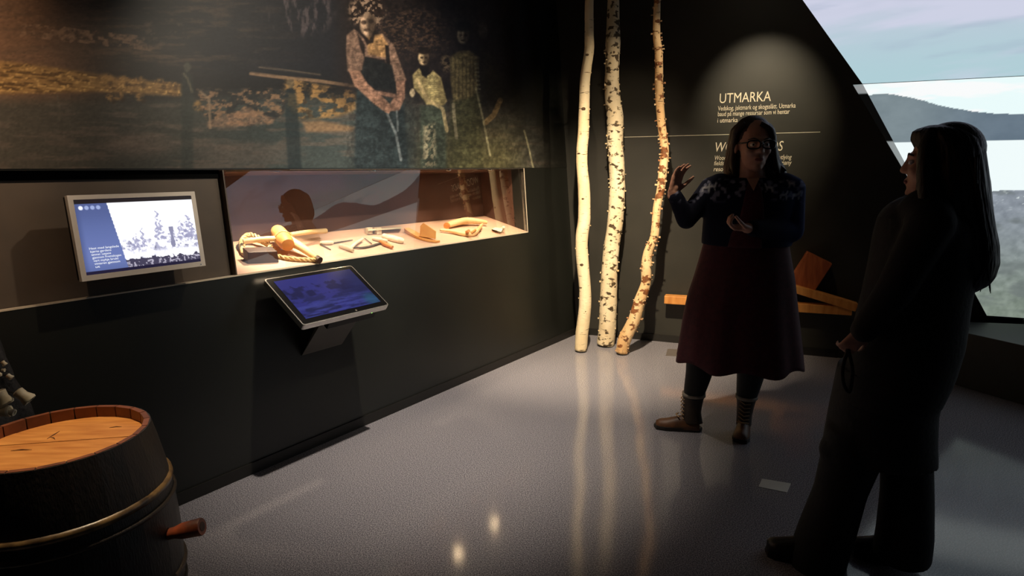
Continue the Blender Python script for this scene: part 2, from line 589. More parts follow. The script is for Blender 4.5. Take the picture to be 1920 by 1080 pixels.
# edge trims round niche and panel
tr = MB()
lbox(tr, S_BEG, NS1 + .006, NB - 0.0035, NB + 0.0025, -0.03, 0.0022)
tr.build('edge_trim', MT['trim'], wall_left, label='thin pale trim along the lower edge of the niche')
lbox(MB(), NS1, NS1 + 0.007, NB, NT_ + .003, -0.03, 0.0022).build('edge_trim', MT['trim'], wall_left)
lbox(MB(), NS0 - .006, NS0, NB + .003, NT_ - .002, -0.12, 0.0).build('niche_divider', MT['recess'], wall_left)
lbox(MB(), NS0 + .35, NS1, NT_ - 0.0015, NT_ + 0.0015, -0.02, 0.0018).build('edge_trim', MT['dark_metal2'], wall_left)
# niche lining (open box behind the glass)
DEP = -0.43
ZF = L(0, NB + .004)[2]
SLOPE = 0.25     # the display floor rises towards the back
def niche_piece(name, p8, m):
    return MB().hexa(p8).build(name, m, wall_left)
def NF(s, depth, z):
    """niche point: along the wall, horizontal depth behind the sill, height"""
    q = L(s, ZF / LU[2])
    return q - LN0 * depth + np.array([0, 0, z - ZF])
ZT = L(0, NT_ + .004)[2]
lbox(MB(), NS0, NS1, NB, NT_, DEP - .02, DEP).build('niche_back', MT['niche'], wall_left)
MB().hexa([NF(NS0, .43, ZF - .02), NF(NS1, .43, ZF - .02), NF(NS1, .004, ZF - .02), NF(NS0, .004, ZF - .02), NF(NS0, .43, ZF + .43 * SLOPE), NF(NS1, .43, ZF + .43 * SLOPE), NF(NS1, .004, ZF), NF(NS0, .004, ZF)]).build('niche_floor', MT['niche_floor'], wall_left, label='tan floor of the lit display niche')
lbox(MB(), NS0, NS1, NT_, NT_ + .02, DEP, -0.12).build('niche_ceiling', MT['niche'], wall_left)
lbox(MB(), NS0 - .02, NS0, NB, NT_, DEP, -0.12).build('niche_side', MT['niche'], wall_left)
lbox(MB(), NS1, NS1 + .02, NB, NT_, DEP, -0.12).build('niche_side', MT['niche'], wall_left)
# front pane, leaning a little more than the wall
GX = math.tan(math.radians(1.9))
gh = NT_ - NB - 0.006
MB().hexa([L(NS0 + .002, NB + .004, -.010), L(NS1 - .002, NB + .004, -.010), L(NS1 - .002, NB + .004, -.006), L(NS0 + .002, NB + .004, -.006),
           L(NS0 + .002, NT_ - .002, -.010 - gh * GX), L(NS1 - .002, NT_ - .002, -.010 - gh * GX), L(NS1 - .002, NT_ - .002, -.006 - gh * GX), L(NS0 + .002, NT_ - .002, -.006 - gh * GX)]).build('glass_pane', MT['glass'], wall_left, label='clear glass pane across the display niche')
# baseboards
bb = MB()
lbox(bb, S_BEG, S_END - .012, 0, 0.055, 0.0, 0.010)
struct(bb.build('baseboard_left', MT['base']))

# back wall with slanted right edge in front of the screen
def bpt(x, y, o=0.0):
    s, z = sB(hitB(x, y, o))
    return s, z
e1 = bpt(1505, 0); e2 = bpt(1617, 157); e3 = bpt(1851, 593)
k_up = (e1[0] - e2[0]) / (e1[1] - e2[1])
s_top = e2[0] + k_up * (CEIL - e2[1])
sC0, sC1 = sB(C0)[0] - .0, sB(C1)[0] - .0
k_dn = (e3[0] - e2[0]) / (e3[1] - e2[1])
s_bot = e3[0] - k_dn * e3[1]
poly = [(sC0, 0), (s_bot, 0), e2, (s_top, CEIL), (sC1, CEIL)]
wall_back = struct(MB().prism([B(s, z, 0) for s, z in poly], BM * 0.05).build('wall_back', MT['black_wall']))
MB().box(B((sC0 + 2.05) / 2, .03, .006), BE * (2.05 - sC0) / 2, np.array([0, 0, .03]), BM * .006).build('baseboard_back', MT['base'])
struct(bpy.data.objects['baseboard_back'])

# lettering on the back wall
Z3 = np.array([0, 0, 1.0])
def btext(name, s, x0, x1, yb, cap, shear=0.0, bold=0.0, label=None):
    s0, z0 = bpt(x0, yb)
    s1, _ = bpt(x1, yb)
    text_mesh(name, s, B(s0, z0), BE, Z3, -BM, MT['white_print'], wall_back, s1 - s0, cap, shear, 0.0015, bold, label)
btext('heading_lettering', 'UTMARKA', 1349, 1445, 193.5, .076, label='pale capital lettering UTMARKA')
btext('paragraph_lettering', 'Vedskog, jaktmark og skogsslått. Utmarka', 1346, 1491, 207.5, .036)
btext('paragraph_lettering', 'baud på mange ressursar som vi hentar', 1346, 1480, 218, .036)
btext('paragraph_lettering', 'i utmarka', 1345, 1383, 230, .036)
btext('heading_lettering', 'WOODLANDS', 1341, 1468, 284.5, .076, shear=.18, label='pale italic capital lettering WOODLANDS')
btext('paragraph_lettering', 'Woodland, hunting grounds and outlying', 1340, 1484, 300, .036, shear=.18)
btext('paragraph_lettering', 'fields: the woods offered us very many', 1339, 1484, 310, .036, shear=.18)
btext('paragraph_lettering', 'resources', 1338, 1378, 321, .036, shear=.18)
s0, z0 = bpt(1170, 257.5); s1, z1 = bpt(1538, 247.3)
zz = (z0 + z1) / 2
MB().box(B((s0 + s1) / 2, zz, .001), BE * (s1 - s0) / 2, Z3 * .0017, BM * .001).build('rule_line', MT['white_print'], wall_back, label='thin pale horizontal rule')

# other walls that close the dark room
rw0 = B(FAR_S, 0, -.2)
rdir = -BM
struct(MB().prism([rw0, rw0 + rdir * 9, rw0 + rdir * 9 + Z3 * CEIL, rw0 + Z3 * CEIL], BE * .1).build('wall_right', MT['black_wall']))
struct(MB().prism([(-5.6, -2.9, 0), (15.0, -2.9, 0), (15.0, -2.9, CEIL), (-5.6, -2.9, CEIL)], (0, -.1, 0)).build('wall_front', MT['black_wall']))

# ================================================================== PROJECTION SCREEN
SO = -0.17     # behind the face of the back wall
ZS = bpt(1760, 150)[1] + .02
ZS = float(sB(hitB(1617, 157, SO))[1])
def scr_px(P):
    sh = P.shape
    v = P.reshape(-1, 3) - CAM
    z = v @ FW
    z = np.where(np.abs(z) < .05, .05, z)
    return (960 + FPX * (v @ RI) / z).reshape(sh[:-1]), (540 - FPX * (v @ UP) / z).reshape(sh[:-1])
def landscape(S, Z):
    """the projected picture, in metres on the screen"""
    C = np.zeros(S.shape + (3,))
    # sky
    up_ = sst(Z, ZS, ZS + .75)[..., None]
    sky = np.array([176, 206, 214.]) * (1 - up_) + np.array([194, 200, 218.]) * up_
    cl = fbm(S * .55 + 3, Z * 3.6 - S * .5, 3, 5)
    sky = mixc(sky, sst(cl, .40, .58), (208, 210, 230), .85)
    sky = mixc(sky, sst(fbm(S * 1.3 + 9, Z * 9 - S, 8, 4), .58, .8), (160, 174, 196), .35)
    sky = mixc(sky, sst(Z, ZS + .45, ZS + .75) * sst(fbm(S * 1.1, Z * 6, 5), .45, .7), (168, 176, 196), .6)
    C[:] = sky
    # brighter lower picture: clouds and light sky
    low = Z < ZS
    sk2 = np.ones(S.shape + (3,)) * np.array([238, 255, 255.])
    c2 = fbm(S * 1.6 + 1, Z * 9, 12, 4)
    sk2 = mixc(sk2, sst(c2, .46, .62), (176, 220, 228), .9)
    sk2 = mixc(sk2, sst(fbm(S * 2.2 + 5, Z * 11, 22, 4), .56, .68), (255, 255, 255), .9)
    C[low] = sk2[low]
    # hills
    ridge = 1.80 + .17 * np.exp(-((S - 2.15) / .42) ** 2) + .02 * np.sin(S * 3.1) + .012 * (fbm(S * 9, S * 0, 4) - .5) + .16 * sst(S, 3.6, 5.2) + .05 * np.sin(S * 1.7)* sst(S, 3.4, 4)
    hm = (Z < ridge) & (Z > 1.632)
    hc = np.array([126, 140, 146.]) * np.ones(S.shape + (3,))
    hc = mixc(hc, sst(S, 2.3, 3.0), (104, 120, 134))
    hc = hc + (fbm(S * 14, Z * 20, 6)[..., None] - .5) * 14
    C[hm] = hc[hm]
    # lake
    shore = 1.285 + .025 * (fbm(S * 10, S * 0 + 2, 15) - .5) + .02 * np.sin(S * 2.0)
    lk = (Z <= 1.632) & (Z > shore)
    lc = np.array([244, 255, 255.]) * np.ones(S.shape + (3,))
    C[lk] = lc[lk]
    # rocky shore, then grassy ground
    gd = Z <= shore
    g = sst(Z, .35, 1.25)[..., None]
    gc = np.array([128, 140, 128.]) * (1 - g) + np.array([142, 150, 160.]) * g
    gc = gc + (fbm(S * 26, Z * 26, 31, 4)[..., None] - .5) * 46
    sp = sst(fbm(S * 30, Z * 60, 41, 3), .66, .8) * sst(Z, 1.1, 1.27)
    gc = mixc(gc, sp, (240, 250, 250))
    gc = mixc(gc, sst(fbm(S * 5, Z * 14, 51), .5, .75), (104, 112, 112), .6)
    C[gd] = gc[gd]
    return np.clip(C, 0, 255)
screen = thing('projection_screen', 'tall projection screen showing lake, hills and cloudy sky behind slanted black wall', 'screen', B(4.6, .37, SO))
MT['proj'] = print_mat('projected_picture', 1.0, rough=.8, spec=.1)
MT['proj_low'] = print_mat('projected_picture_bright', 0.97, rough=.8, spec=.1)
SS0 = 1.2
fnS = lambda U, V: (BP[None, None] + BE * U[..., None] + Z3 * V[..., None] - BM * SO)
us = np.concatenate([np.linspace(SS0, 3.6, 300), np.linspace(3.61, FAR_S - .05, 260)])
print_grid('upper_image', fnS, us, np.linspace(ZS, CEIL - .02, 90), lambda P, U, V: landscape(U, np.maximum(V, ZS + 1e-4)), MT['proj'], screen, 'projected cloudy sky')
print_grid('lower_image', fnS, us, np.linspace(.375, ZS - .004, 260), lambda P, U, V: landscape(U, np.minimum(V, ZS - 1e-3)), MT['proj_low'], screen, 'projected hills, bright lake and grey shore')
MB().box(B((SS0 + FAR_S) / 2, (.37 + CEIL) / 2, SO - .03), BE * (FAR_S - SS0) / 2 * .995, Z3 * (CEIL - .37) / 2 * .995, BM * .02).build('screen_board', MT['black_wall'], screen)
# projector light spilling onto the slanted wall edge, put in as a glowing strip
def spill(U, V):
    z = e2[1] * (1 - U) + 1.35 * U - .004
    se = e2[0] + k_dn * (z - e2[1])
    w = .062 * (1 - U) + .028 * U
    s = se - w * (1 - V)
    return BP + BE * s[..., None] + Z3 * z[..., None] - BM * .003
MT['proj_spill'] = print_mat('projector_spill_glow', .30, rough=.6)
print_grid('spill_glow_strip', spill, np.linspace(0, 1, 60), np.linspace(0, 1, 6), lambda P, U, V: (lambda c: c * (.12 + .88 * sst(c.mean(-1), 150, 215))[..., None])(landscape((P - BP) @ BE + .03, np.minimum(P[..., 2], ZS - .01))), MT['proj_spill'], screen, 'glowing strip for projector light spilled on the wall edge')

# plinth under the screen
ZP = 0.37
pa, pb = np.array([2.97, 4.017, 0]), np.array([3.16, 3.587, 0])
pd = (pb - pa) / np.linalg.norm(pb - pa)
q0 = pa - pd * .33
k = ((BP + BM * .15 - q0) @ BM)
pq = [q0, pa + pd * 1.9, pa + pd * 1.9 + BE * 2.8, B(FAR_S - .3, 0, SO + .01)]
kk = q0 - BM * 0
polyp = [q0, pq[1], pq[2], pq[3], B(s_bot + .03, 0, SO + .01), B(s_bot + .03, 0, 0.01)]
pl = MB().prism(polyp, (0, 0, ZP)).build('plinth', MT['plinth'], bevel=.004)
tag(pl, 'low black plinth below the projection screen', 'plinth')
set_origin(pl, pa)

# ================================================================== MURAL
def mural(X, Y):
    C = np.ones(X.shape + (3,)) * np.array([26, 26, 26.])
    st = fbm(X / 46, Y / 7, 1, 5)
    fine = fbm(X / 5, Y / 3, 2, 3)
    # upper left brown of the print, with the warm lamp glow painted in
    C = mixc(C, 1 - sst(X, 40, 300), (118, 88, 66), .85)
    C = mixc(C, sst(X, 250, 400) * (1 - sst(Y, 120, 170)), (30, 31, 36), .8)
    C = mixc(C, sst(st, .45, .75) * (1 - sst(X, 300, 620)) * (1 - sst(Y, 100, 150)), (86, 68, 54), .7)
    band = np.abs(Y - (52 + X * .105)) < 13
    C = mixc(C, band * sst(fbm(X / 9, Y / 6, 4), .42, .62) * (1 - sst(X, 230, 330)) * sst(X, 20, 60), (132, 104, 82), .8)
    C = mixc(C, sst(fbm(X / 14, Y / 9, 7), .58, .74) * ell_mask(X, Y, 300, 60, 60, 22), (88, 74, 62), .7)
    C = mixc(C, ell_mask(X, Y, 565, 20, 60, 48) * sst(fbm(X / 8, Y / 26, 9), .46, .66), (74, 66, 68), .8)
    # sea / lower half
    low = sst(Y, 165, 205)
    C = mixc(C, low, (58, 58, 53), .85)
    C = mixc(C, low * sst(X, 250, 560) * (1 - sst(X, 640, 760)), (52, 62, 62), .7)
    C = mixc(C, low * sst(fbm(X / 60, Y / 9, 11), .5, .7), (86, 76, 68), .55)
    C = mixc(C, ell_mask(X, Y, 260, 270, 70, 22, .5) + ell_mask(X, Y, 460, 288, 90, 22, .5), (94, 82, 74), .5)
    # reeds on the left
    m = poly_mask(X, Y, [(-80, 104), (0, 114), (110, 128), (200, 143), (340, 158), (340, 180), (180, 172), (0, 176), (-80, 176)], 5)
    C = mixc(C, m, (134, 104, 62), .85)
    C = mixc(C, m * sst(fbm((X + Y * 3) / 40, (Y - X * .12) / 3.2, 13), .5, .66), (70, 52, 32), .8)
    C = mixc(C, m * sst(fbm(X / 8, (Y - X * .1) / 2.4, 14), .58, .7), (176, 142, 88), .8)
    for bx, by, r in ((200, 150, 13), (232, 152, 12), (262, 154, 12), (300, 157, 11), (322, 160, 10), (222, 180, 9), (206, 184, 8), (262, 182, 8), (372, 198, 11)):
        b = ell_mask(X, Y, bx, by, r, r * .9, .35)
        C = mixc(C, b * sst(fbm(X / 6, Y / 5, 44), .3, .62), (142, 110, 66), .75)
        C = mixc(C, ell_mask(X, Y, bx + 7, by + 6, 5, 5, .5), (54, 42, 28), .6)
    # boat and things at the water line
    m = poly_mask(X, Y, [(368, 166), (420, 168), (520, 166), (545, 175), (530, 215), (500, 236), (395, 236), (378, 208)], 4)
    C = mixc(C, m * sst(fbm(X / 14, Y / 7, 17), .42, .6), (122, 96, 74), .9)
    C = mixc(C, m * sst(fbm(X / 18, Y / 12, 18), .54, .62), (36, 38, 38), .85)
    C = mixc(C, poly_mask(X, Y, [(390, 228), (470, 200), (480, 212), (516, 222), (512, 231), (440, 238), (390, 238)], 3) * (.4 + fine), (140, 108, 86), .6)
    C = mixc(C, line_mask(X, Y, [(376, 172), (392, 186), (394, 240)], 2.2), (126, 106, 86), .8)
    # foliage right of the boat
    m = poly_mask(X, Y, [(530, 148), (560, 146), (600, 160), (668, 170), (672, 205), (620, 222), (560, 222), (540, 200)], 6)
    C = mixc(C, m * sst(fbm(X / 16, Y / 9, 20), .4, .58), (148, 114, 70), .9)
    C = mixc(C, m * sst(fbm(X / 11, Y / 8, 21), .56, .68), (60, 50, 36), .8)
    C = mixc(C, poly_mask(X, Y, [(566, 228), (600, 226), (668, 238), (660, 246), (575, 248)], 4), (124, 98, 72), .8)
    C = mixc(C, line_mask(X, Y, [(470, 138), (520, 144), (600, 152), (668, 162)], 3), (140, 112, 86), .75)
    C = mixc(C, line_mask(X, Y, [(486, 126), (540, 132), (600, 140)], 1.5), (100, 88, 74), .6)
    # dark standing men
    m = poly_mask(X, Y, [(341, 140), (352, 132), (361, 142), (364, 172), (362, 250), (362, 320), (340, 320), (341, 240), (338, 180)], 4)
    C = mixc(C, m, (40, 46, 44), .62)
    C = mixc(C, ell_mask(X, Y, 351, 126, 7, 9), (66, 66, 58), .8)
    C = mixc(C, line_mask(X, Y, [(344, 138), (352, 148), (360, 172)], 2), (104, 98, 80), .6)
    m = poly_mask(X, Y, [(534, 170), (548, 162), (556, 180), (562, 250), (566, 320), (540, 320), (536, 250)], 3)
    C = mixc(C, m, (30, 38, 40), .7)
    C = mixc(C, ell_mask(X, Y, 545, 156, 7, 9), (84, 76, 62), .6)
    C = mixc(C, line_mask(X, Y, [(108, 178), (112, 225)], 1.5) + line_mask(X, Y, [(84, 196), (124, 196)], 1.2), (86, 80, 70), .5)
    # dark background behind the people
    m = sst(X, 610, 660) * (1 - sst(Y, 120, 240))
    C = mixc(C, m, (34, 28, 26), .9)
    C = mixc(C, ell_mask(X, Y, 770, 62, 70, 42, .5) * sst(fine, .4, .7), (84, 64, 50), .6)
    # dusty ground at the lower right
    m = sst(Y, 190, 300) * sst(X, 740, 820) * (1 - sst(X, 930, 1010))
    C = mixc(C, m, (74, 72, 50), .9)
    C = mixc(C, sst(Y, 150, 270) * sst(X, 640, 700) * (1 - sst(X, 760, 800)), (44, 52, 52), .8)
    wv = .72 + .5 * fbm(X / 6, Y / 2.2, 25, 3)
    def fill(pts, c, s=2.2, k=.95, tex=True):
        nonlocal C
        mm = poly_mask(X, Y, pts, s)
        cc = np.asarray(c, float)[None, None] * (wv[..., None] if tex else 1)
        C = C * (1 - mm[..., None] * k) + cc * mm[..., None] * k
    # woman A
    fill([(668, 165), (758, 196), (766, 330), (664, 330)], (36, 44, 46), 4)
    fill([(650, 66), (664, 54), (690, 80), (716, 62), (738, 84), (748, 112), (762, 150), (733, 154), (722, 112), (686, 106), (682, 132), (652, 134), (649, 96)], (118, 94, 80))
    fill([(688, 68), (716, 64), (728, 84), (724, 108), (690, 102)], (150, 116, 78), 3)
    fill([(670, 62), (684, 84), (684, 108), (676, 92)], (30, 24, 22), 2)
    fill([(722, 84), (729, 86), (732, 122), (724, 120)], (26, 22, 20), 1.6)
    fill([(684, 106), (700, 110), (735, 122), (744, 168), (700, 168), (674, 148)], (24, 26, 26), 2.5)
    fill([(654, 132), (674, 132), (690, 158), (716, 180), (738, 202), (728, 214), (700, 194), (664, 160)], (140, 106, 88), 2)
    fill([(742, 152), (760, 150), (759, 184), (748, 208), (733, 208), (732, 192), (744, 176)], (134, 102, 86), 2)
    fill([(692, 168), (742, 176), (742, 184), (700, 176)], (120, 92, 78), 2)
    h = ell_mask(X, Y, 688, 22, 33, 30, .25)
    C = mixc(C, h, (34, 26, 22), .95)
    C = mixc(C, h * sst(fbm(X / 5, Y / 5, 33), .5, .62), (150, 126, 106), .9)
    f_ = ell_mask(X, Y, 689, 46, 14, 22, .18)
    C = mixc(C, f_, (168, 140, 116), .95)
    C = mixc(C, ell_mask(X, Y, 682, 42, 5, 4) + ell_mask(X, Y, 696, 40, 5, 4) + ell_mask(X, Y, 688, 56, 6, 3), (48, 36, 30), .8)
    C = mixc(C, poly_mask(X, Y, [(676, 60), (692, 74), (704, 56), (700, 80), (688, 84)], 2), (26, 20, 18), .9)
    C = mixc(C, line_mask(X, Y, [(726, 214), (742, 250), (752, 300)], 2.4) + line_mask(X, Y, [(744, 208), (746, 245)], 1.8), (106, 112, 114), .7)
    # girl B
    fill([(788, 198), (834, 200), (838, 330), (788, 330)], (64, 72, 62), 4)
    C = mixc(C, poly_mask(X, Y, [(794, 236), (816, 230), (818, 322), (792, 322)], 4) * sst(fbm(X / 5, Y / 7, 37), .42, .62), (158, 148, 122), .8)
    fill([(773, 140), (786, 128), (800, 146), (812, 132), (827, 146), (838, 190), (832, 198), (800, 196), (786, 176), (776, 166)], (146, 132, 92), 2)
    fill([(800, 142), (814, 136), (822, 176), (804, 182)], (176, 162, 114), 2)
    C = mixc(C, poly_mask(X, Y, [(800, 142), (814, 136), (822, 176), (804, 182)], 2) * (np.sin(Y * 1.6) > .3), (110, 98, 68), .5)
    fill([(786, 122), (806, 122), (800, 146), (792, 142)], (22, 20, 18), 2, tex=False)
    C = mixc(C, line_mask(X, Y, [(782, 150), (800, 186), (830, 204), (838, 245)], 3.4), (176, 156, 116), .75)
    C = mixc(C, ell_mask(X, Y, 794, 108, 10, 14, .2), (206, 180, 140), .95)
    C = mixc(C, ell_mask(X, Y, 795, 96, 12, 6, .3), (30, 24, 18), .95)
    C = mixc(C, ell_mask(X, Y, 791, 108, 3, 2) + ell_mask(X, Y, 799, 108, 3, 2) + ell_mask(X, Y, 796, 117, 4, 2), (50, 38, 28), .8)
    C = mixc(C, ell_mask(X, Y, 773, 174, 5, 8), (176, 160, 130), .8)
    C = mixc(C, ell_mask(X, Y, 836, 118, 9, 16, .5) * sst(fine, .4, .6), (104, 90, 70), .7)
    # woman C
    fill([(846, 190), (900, 170), (905, 330), (845, 330)], (68, 68, 48), 6)
    fill([(844, 108), (860, 96), (880, 95), (898, 108), (897, 165), (884, 182), (850, 190), (845, 150)], (104, 94, 66), 3)
    C = mixc(C, poly_mask(X, Y, [(844, 108), (898, 108), (897, 180), (850, 190)], 3) * (np.sin(X * .9) > .55), (60, 54, 40), .6)
    C = mixc(C, ell_mask(X, Y, 868, 66, 11, 16, .2), (150, 138, 116), .9)
    C = mixc(C, ell_mask(X, Y, 868, 50, 17, 9, .3), (20, 18, 16), .95)
    C = mixc(C, ell_mask(X, Y, 864, 66, 3, 2.5) + ell_mask(X, Y, 873, 66, 3, 2.5) + ell_mask(X, Y, 868, 76, 4, 2), (46, 38, 32), .8)
    C = mixc(C, line_mask(X, Y, [(850, 196), (852, 225), (856, 258)], 3), (150, 140, 116), .7)
    C = mixc(C, line_mask(X, Y, [(893, 118), (898, 170)], 4) * (np.sin(Y * .8) > 0), (120, 118, 96), .6)
    # woman D, almost lost in the dark
    fill([(900, 90), (930, 110), (945, 160), (942, 200), (905, 180)], (40, 36, 28), 5)
    C = mixc(C, ell_mask(X, Y, 906, 58, 9, 14, .4), (84, 76, 66), .7)
    C = mixc(C, line_mask(X, Y, [(938, 188), (926, 215), (910, 230)], 5), (140, 118, 82), .85)
    C = mixc(C, line_mask(X, Y, [(892, 165), (906, 225), (919, 292)], 1.8) + line_mask(X, Y, [(983, 245), (992, 280), (1001, 320)], 1.6), (150, 146, 116), .75)
    # uneven old exposure over the people, one side of each face in shade
    for cx, cy, rx, ry in ((697, 48, 9, 22), (800, 110, 6, 13), (875, 68, 6, 15)):
        C = mixc(C, ell_mask(X, Y, cx, cy, rx, ry, .5), (34, 27, 22), .75)
    ppl = sst(X, 636, 660)[..., None]
    C = C * (1 - ppl) + C * ppl * (.74 + .52 * fbm(X / 15, Y / 13, 61, 4)[..., None])
    C = C * (1 - ppl) + C * ppl * (.86 + .28 * sst(fbm(X / 4.5, Y / 6, 63, 3), .3, .7)[..., None])
    # the print runs out into black
    C = mixc(C, sst(X, 930, 985) * (1 - sst(Y, 150, 320)) + sst(X, 985, 1060), (20, 20, 17), .95)
    C = C * (.82 + .36 * fine[..., None])
    return np.clip(C, 0, 255)
MT['mural'] = print_mat('mural_print', None, rough=.4, spec=.35, bump=.06)
fnM = lambda U, V: LB + LD * U[..., None] + LU * V[..., None] + LNN * .002
def mural_col(P, U, V):
    X, Y = scr_px(P)
    far = (P - CAM) @ FW < .3
    X = np.where(far, -300, X)
    return mural(X, Y) * 1.12
print_grid('mural_print', fnM, np.concatenate([np.linspace(-2.2, .55, 80), np.linspace(.56, S_END + .05, 620)]), np.linspace(NT_ + .006, 2.75, 230), mural_col, MT['mural'], wall_left, 'dark old photograph mural of women by the water')


# ================================================================== LAMPS (each lamp carries its own light)
def lamp_light(name, P, T, watts, angle, blend, color, radius, parent):
    ld = bpy.data.lights.new(name, 'SPOT')
    ld.energy = watts
    ld.spot_size = math.radians(angle)
    ld.spot_blend = blend
    ld.color = color
    ld.shadow_soft_size = radius
    o = bpy.data.objects.new(name, ld)
    o.location = tuple(map(float, P))
    o.rotation_mode = 'QUATERNION'
    o.rotation_quaternion = aim(P, T)
    col.objects.link(o)
    o.parent = parent
    o.matrix_parent_inverse = Matrix.Translation(-Vector(parent.location))
    return o
WARM = (1.0, 0.80, 0.56)
MT['lens'] = emat('lamp_lens', (1, .85, .62, 1), 14)
def track_spot(P, T, watts, angle, blend, label, color=WARM, radius=.03):
    P, T = np.asarray(P, float), np.asarray(T, float)
    t = thing('track_spotlight', label, 'spotlight', (P[0], P[1], CEIL), 'ceiling spotlights')
    dr = (T - P) / np.linalg.norm(T - P)
    a = np.cross(dr, Z3); a /= np.linalg.norm(a); b = np.cross(dr, a)
    smooth_by_angle(MB().lathe([(.03, -.19), (.042, -.17), (.042, -.01), (.046, -.01), (.046, .012), (.038, .012), (.036, -.012)], P, 24, a, b, dr).build('housing', MT['lamp_body'], t))
    MB().lathe([(.0355, -.014), (.0355, -.011)], P, 24, a, b, dr).build('lens', MT['lens'], t)
    MB().tube([P - dr * .1, (P[0], P[1], CEIL - .03)], .008, 8).build('stem', MT['lamp_body'], t)
    MB().box((P[0], P[1], CEIL - .015), (.05, 0, 0), (0, .02, 0), (0, 0, .015)).build('track_adapter', MT['lamp_body'], t)
    lamp_light('spot_beam', P + dr * .03, T, watts, angle, blend, color, radius, t)
    return t
def niche_lamp(s, depth, watts, T, label, angle=88):
    P = NF(s, depth, ZT - .012)
    t = thing('niche_downlight', label, 'downlight', P + Z3 * .012, 'downlights in the niche ceiling')
    smooth_by_angle(MB().lathe([(.022, .012), (.022, -.004), (.016, -.006), (.015, .0)], P, 20).build('ring', MT['chrome'], t))
    MB().lathe([(.0155, -.003), (.0155, -.001)], P, 20).build('lens', MT['lens_bright'], t)
    lamp_light('downlight_beam', P - Z3 * .012, T, watts, angle, .6, (1, .80, .56), .014, t)
MT['lens_bright'] = emat('downlight_lens', (1, .72, .42, 1), 350)
niche_lamp(1.93, .18, 30.0, NF(1.93, .18, ZF), 'recessed downlight above the rope and block')
niche_lamp(2.55, .13, 10.0, NF(2.55, .18, ZF), 'recessed downlight above the iron tools')
niche_lamp(3.2, .105, 11.0, NF(3.2, .2, ZF), 'recessed downlight above the wooden sole')
niche_lamp(3.68, .125, 10.0, NF(3.68, .2, ZF), 'recessed downlight above the pale bone')

track_spot((0.35, 2.55, 3.05), (0.66, 4.75, 0.55), 950, 54, 1.0, 'black ceiling spotlight aimed at the birch trunks')
track_spot((1.75, 3.1, 3.1), (0.70, 4.9, 1.55), 120, 40, .7, 'black ceiling spotlight aimed at the birch trunks from the screen side')
track_spot((-.15, 2.75, 3.1), (-.45, 3.4, 0), 370, 62, 1.0, 'added black ceiling spotlight that brightens the open floor', color=(1, .86, .70))  # unseen extra spot, added to brighten the open floor
track_spot(B(1.35, 3.05, 1.5), B(1.37, 1.84, 0), 190, 35, 1.0, 'black ceiling spotlight aimed at the wall lettering', color=(1, .84, .58), radius=.02)
track_spot(L(0.1, 3.05, 1.3), L(0.0, 2.1, 0), 300, 70, 1.0, 'black ceiling spotlight aimed at the near end of the mural', color=(1, .72, .48))
track_spot(L(2.2, 3.0, 2.5), L(2.35, 1.72, 0), 330, 52, 1.0, 'black ceiling spotlight aimed at the middle of the mural', color=(1, .88, .70))
track_spot((-1.0, 1.9, 3.0), (-1.28, 1.64, .72), 210, 20, .6, 'black ceiling spotlight aimed at the barrel', color=(1, .76, .48))
track_spot(L(2.3, 3.0, 1.3), L(.95, 1.25, 0), 90, 34, .9, 'black ceiling spotlight aimed at the monitor', color=(1, .80, .58))
track_spot((1.35, 3.75, 3.1), B(1.5, .5, .1), 26, 34, .8, 'black ceiling spotlight aimed at the wooden trap', color=(1, .72, .44))

# ================================================================== MONITOR
def quad_frame(TL, TR, BL):
    ex = TR - TL; w = np.linalg.norm(ex); ex /= w
    ey = TL - BL; hgt = np.linalg.norm(ey); ey /= hgt
    nz = np.cross(ex, ey)
    if nz @ (CAM - TL) < 0: nz = -nz
    return ex, ey, nz, w, hgt
TL, TR = L(.893, 1.366, .10), L(1.365, 1.366, .10)
BL_, BR_ = L(.893, 1.045, .107), L(1.365, 1.045, .107)
ex, ey, nz, mw, mh = quad_frame(TL, TR, BL_)
mon = thing('monitor', 'silver framed flat monitor with bright white picture on the recessed panel', 'monitor', L(1.13, 1.03, .03))
fr = .021
def mq(u, v, o=0.0):
    return TL + ex * u - ey * v + nz * o
frm = MB()
for (u0, u1, v0, v1) in ((0, mw, 0, fr * .8), (0, mw, mh - fr, mh), (0, fr * .85, fr * .8, mh - fr), (mw - fr * .85, mw, fr * .8, mh - fr)):
    frm.box(mq((u0 + u1) / 2, (v0 + v1) / 2, -.01), ex * (u1 - u0) / 2, ey * (v1 - v0) / 2, nz * .012)
frm.build('bezel', MT['silver'], mon, label='silver bezel')
MB().box(mq(mw / 2, mh / 2, -.03), ex * (mw / 2 - .004), ey * (mh / 2 - .004), nz * .02).build('back_case', MT['black_plastic'], mon)
MB().box(mq(mw / 2, mh / 2, -.09), ex * .06, ey * .06, nz * .045).build('wall_mount', MT['dark_metal'], mon)
for k in range(1):
    MB().lathe([(.003, 0), (.003, .0015)], mq(mw - .02, mh - .009, .002), 10, ex, ey, nz).build('power_light', MT['chrome'], mon)
SX0, SX1, SY0, SY1 = fr * .85, mw - fr * .85, fr * .8, mh - fr
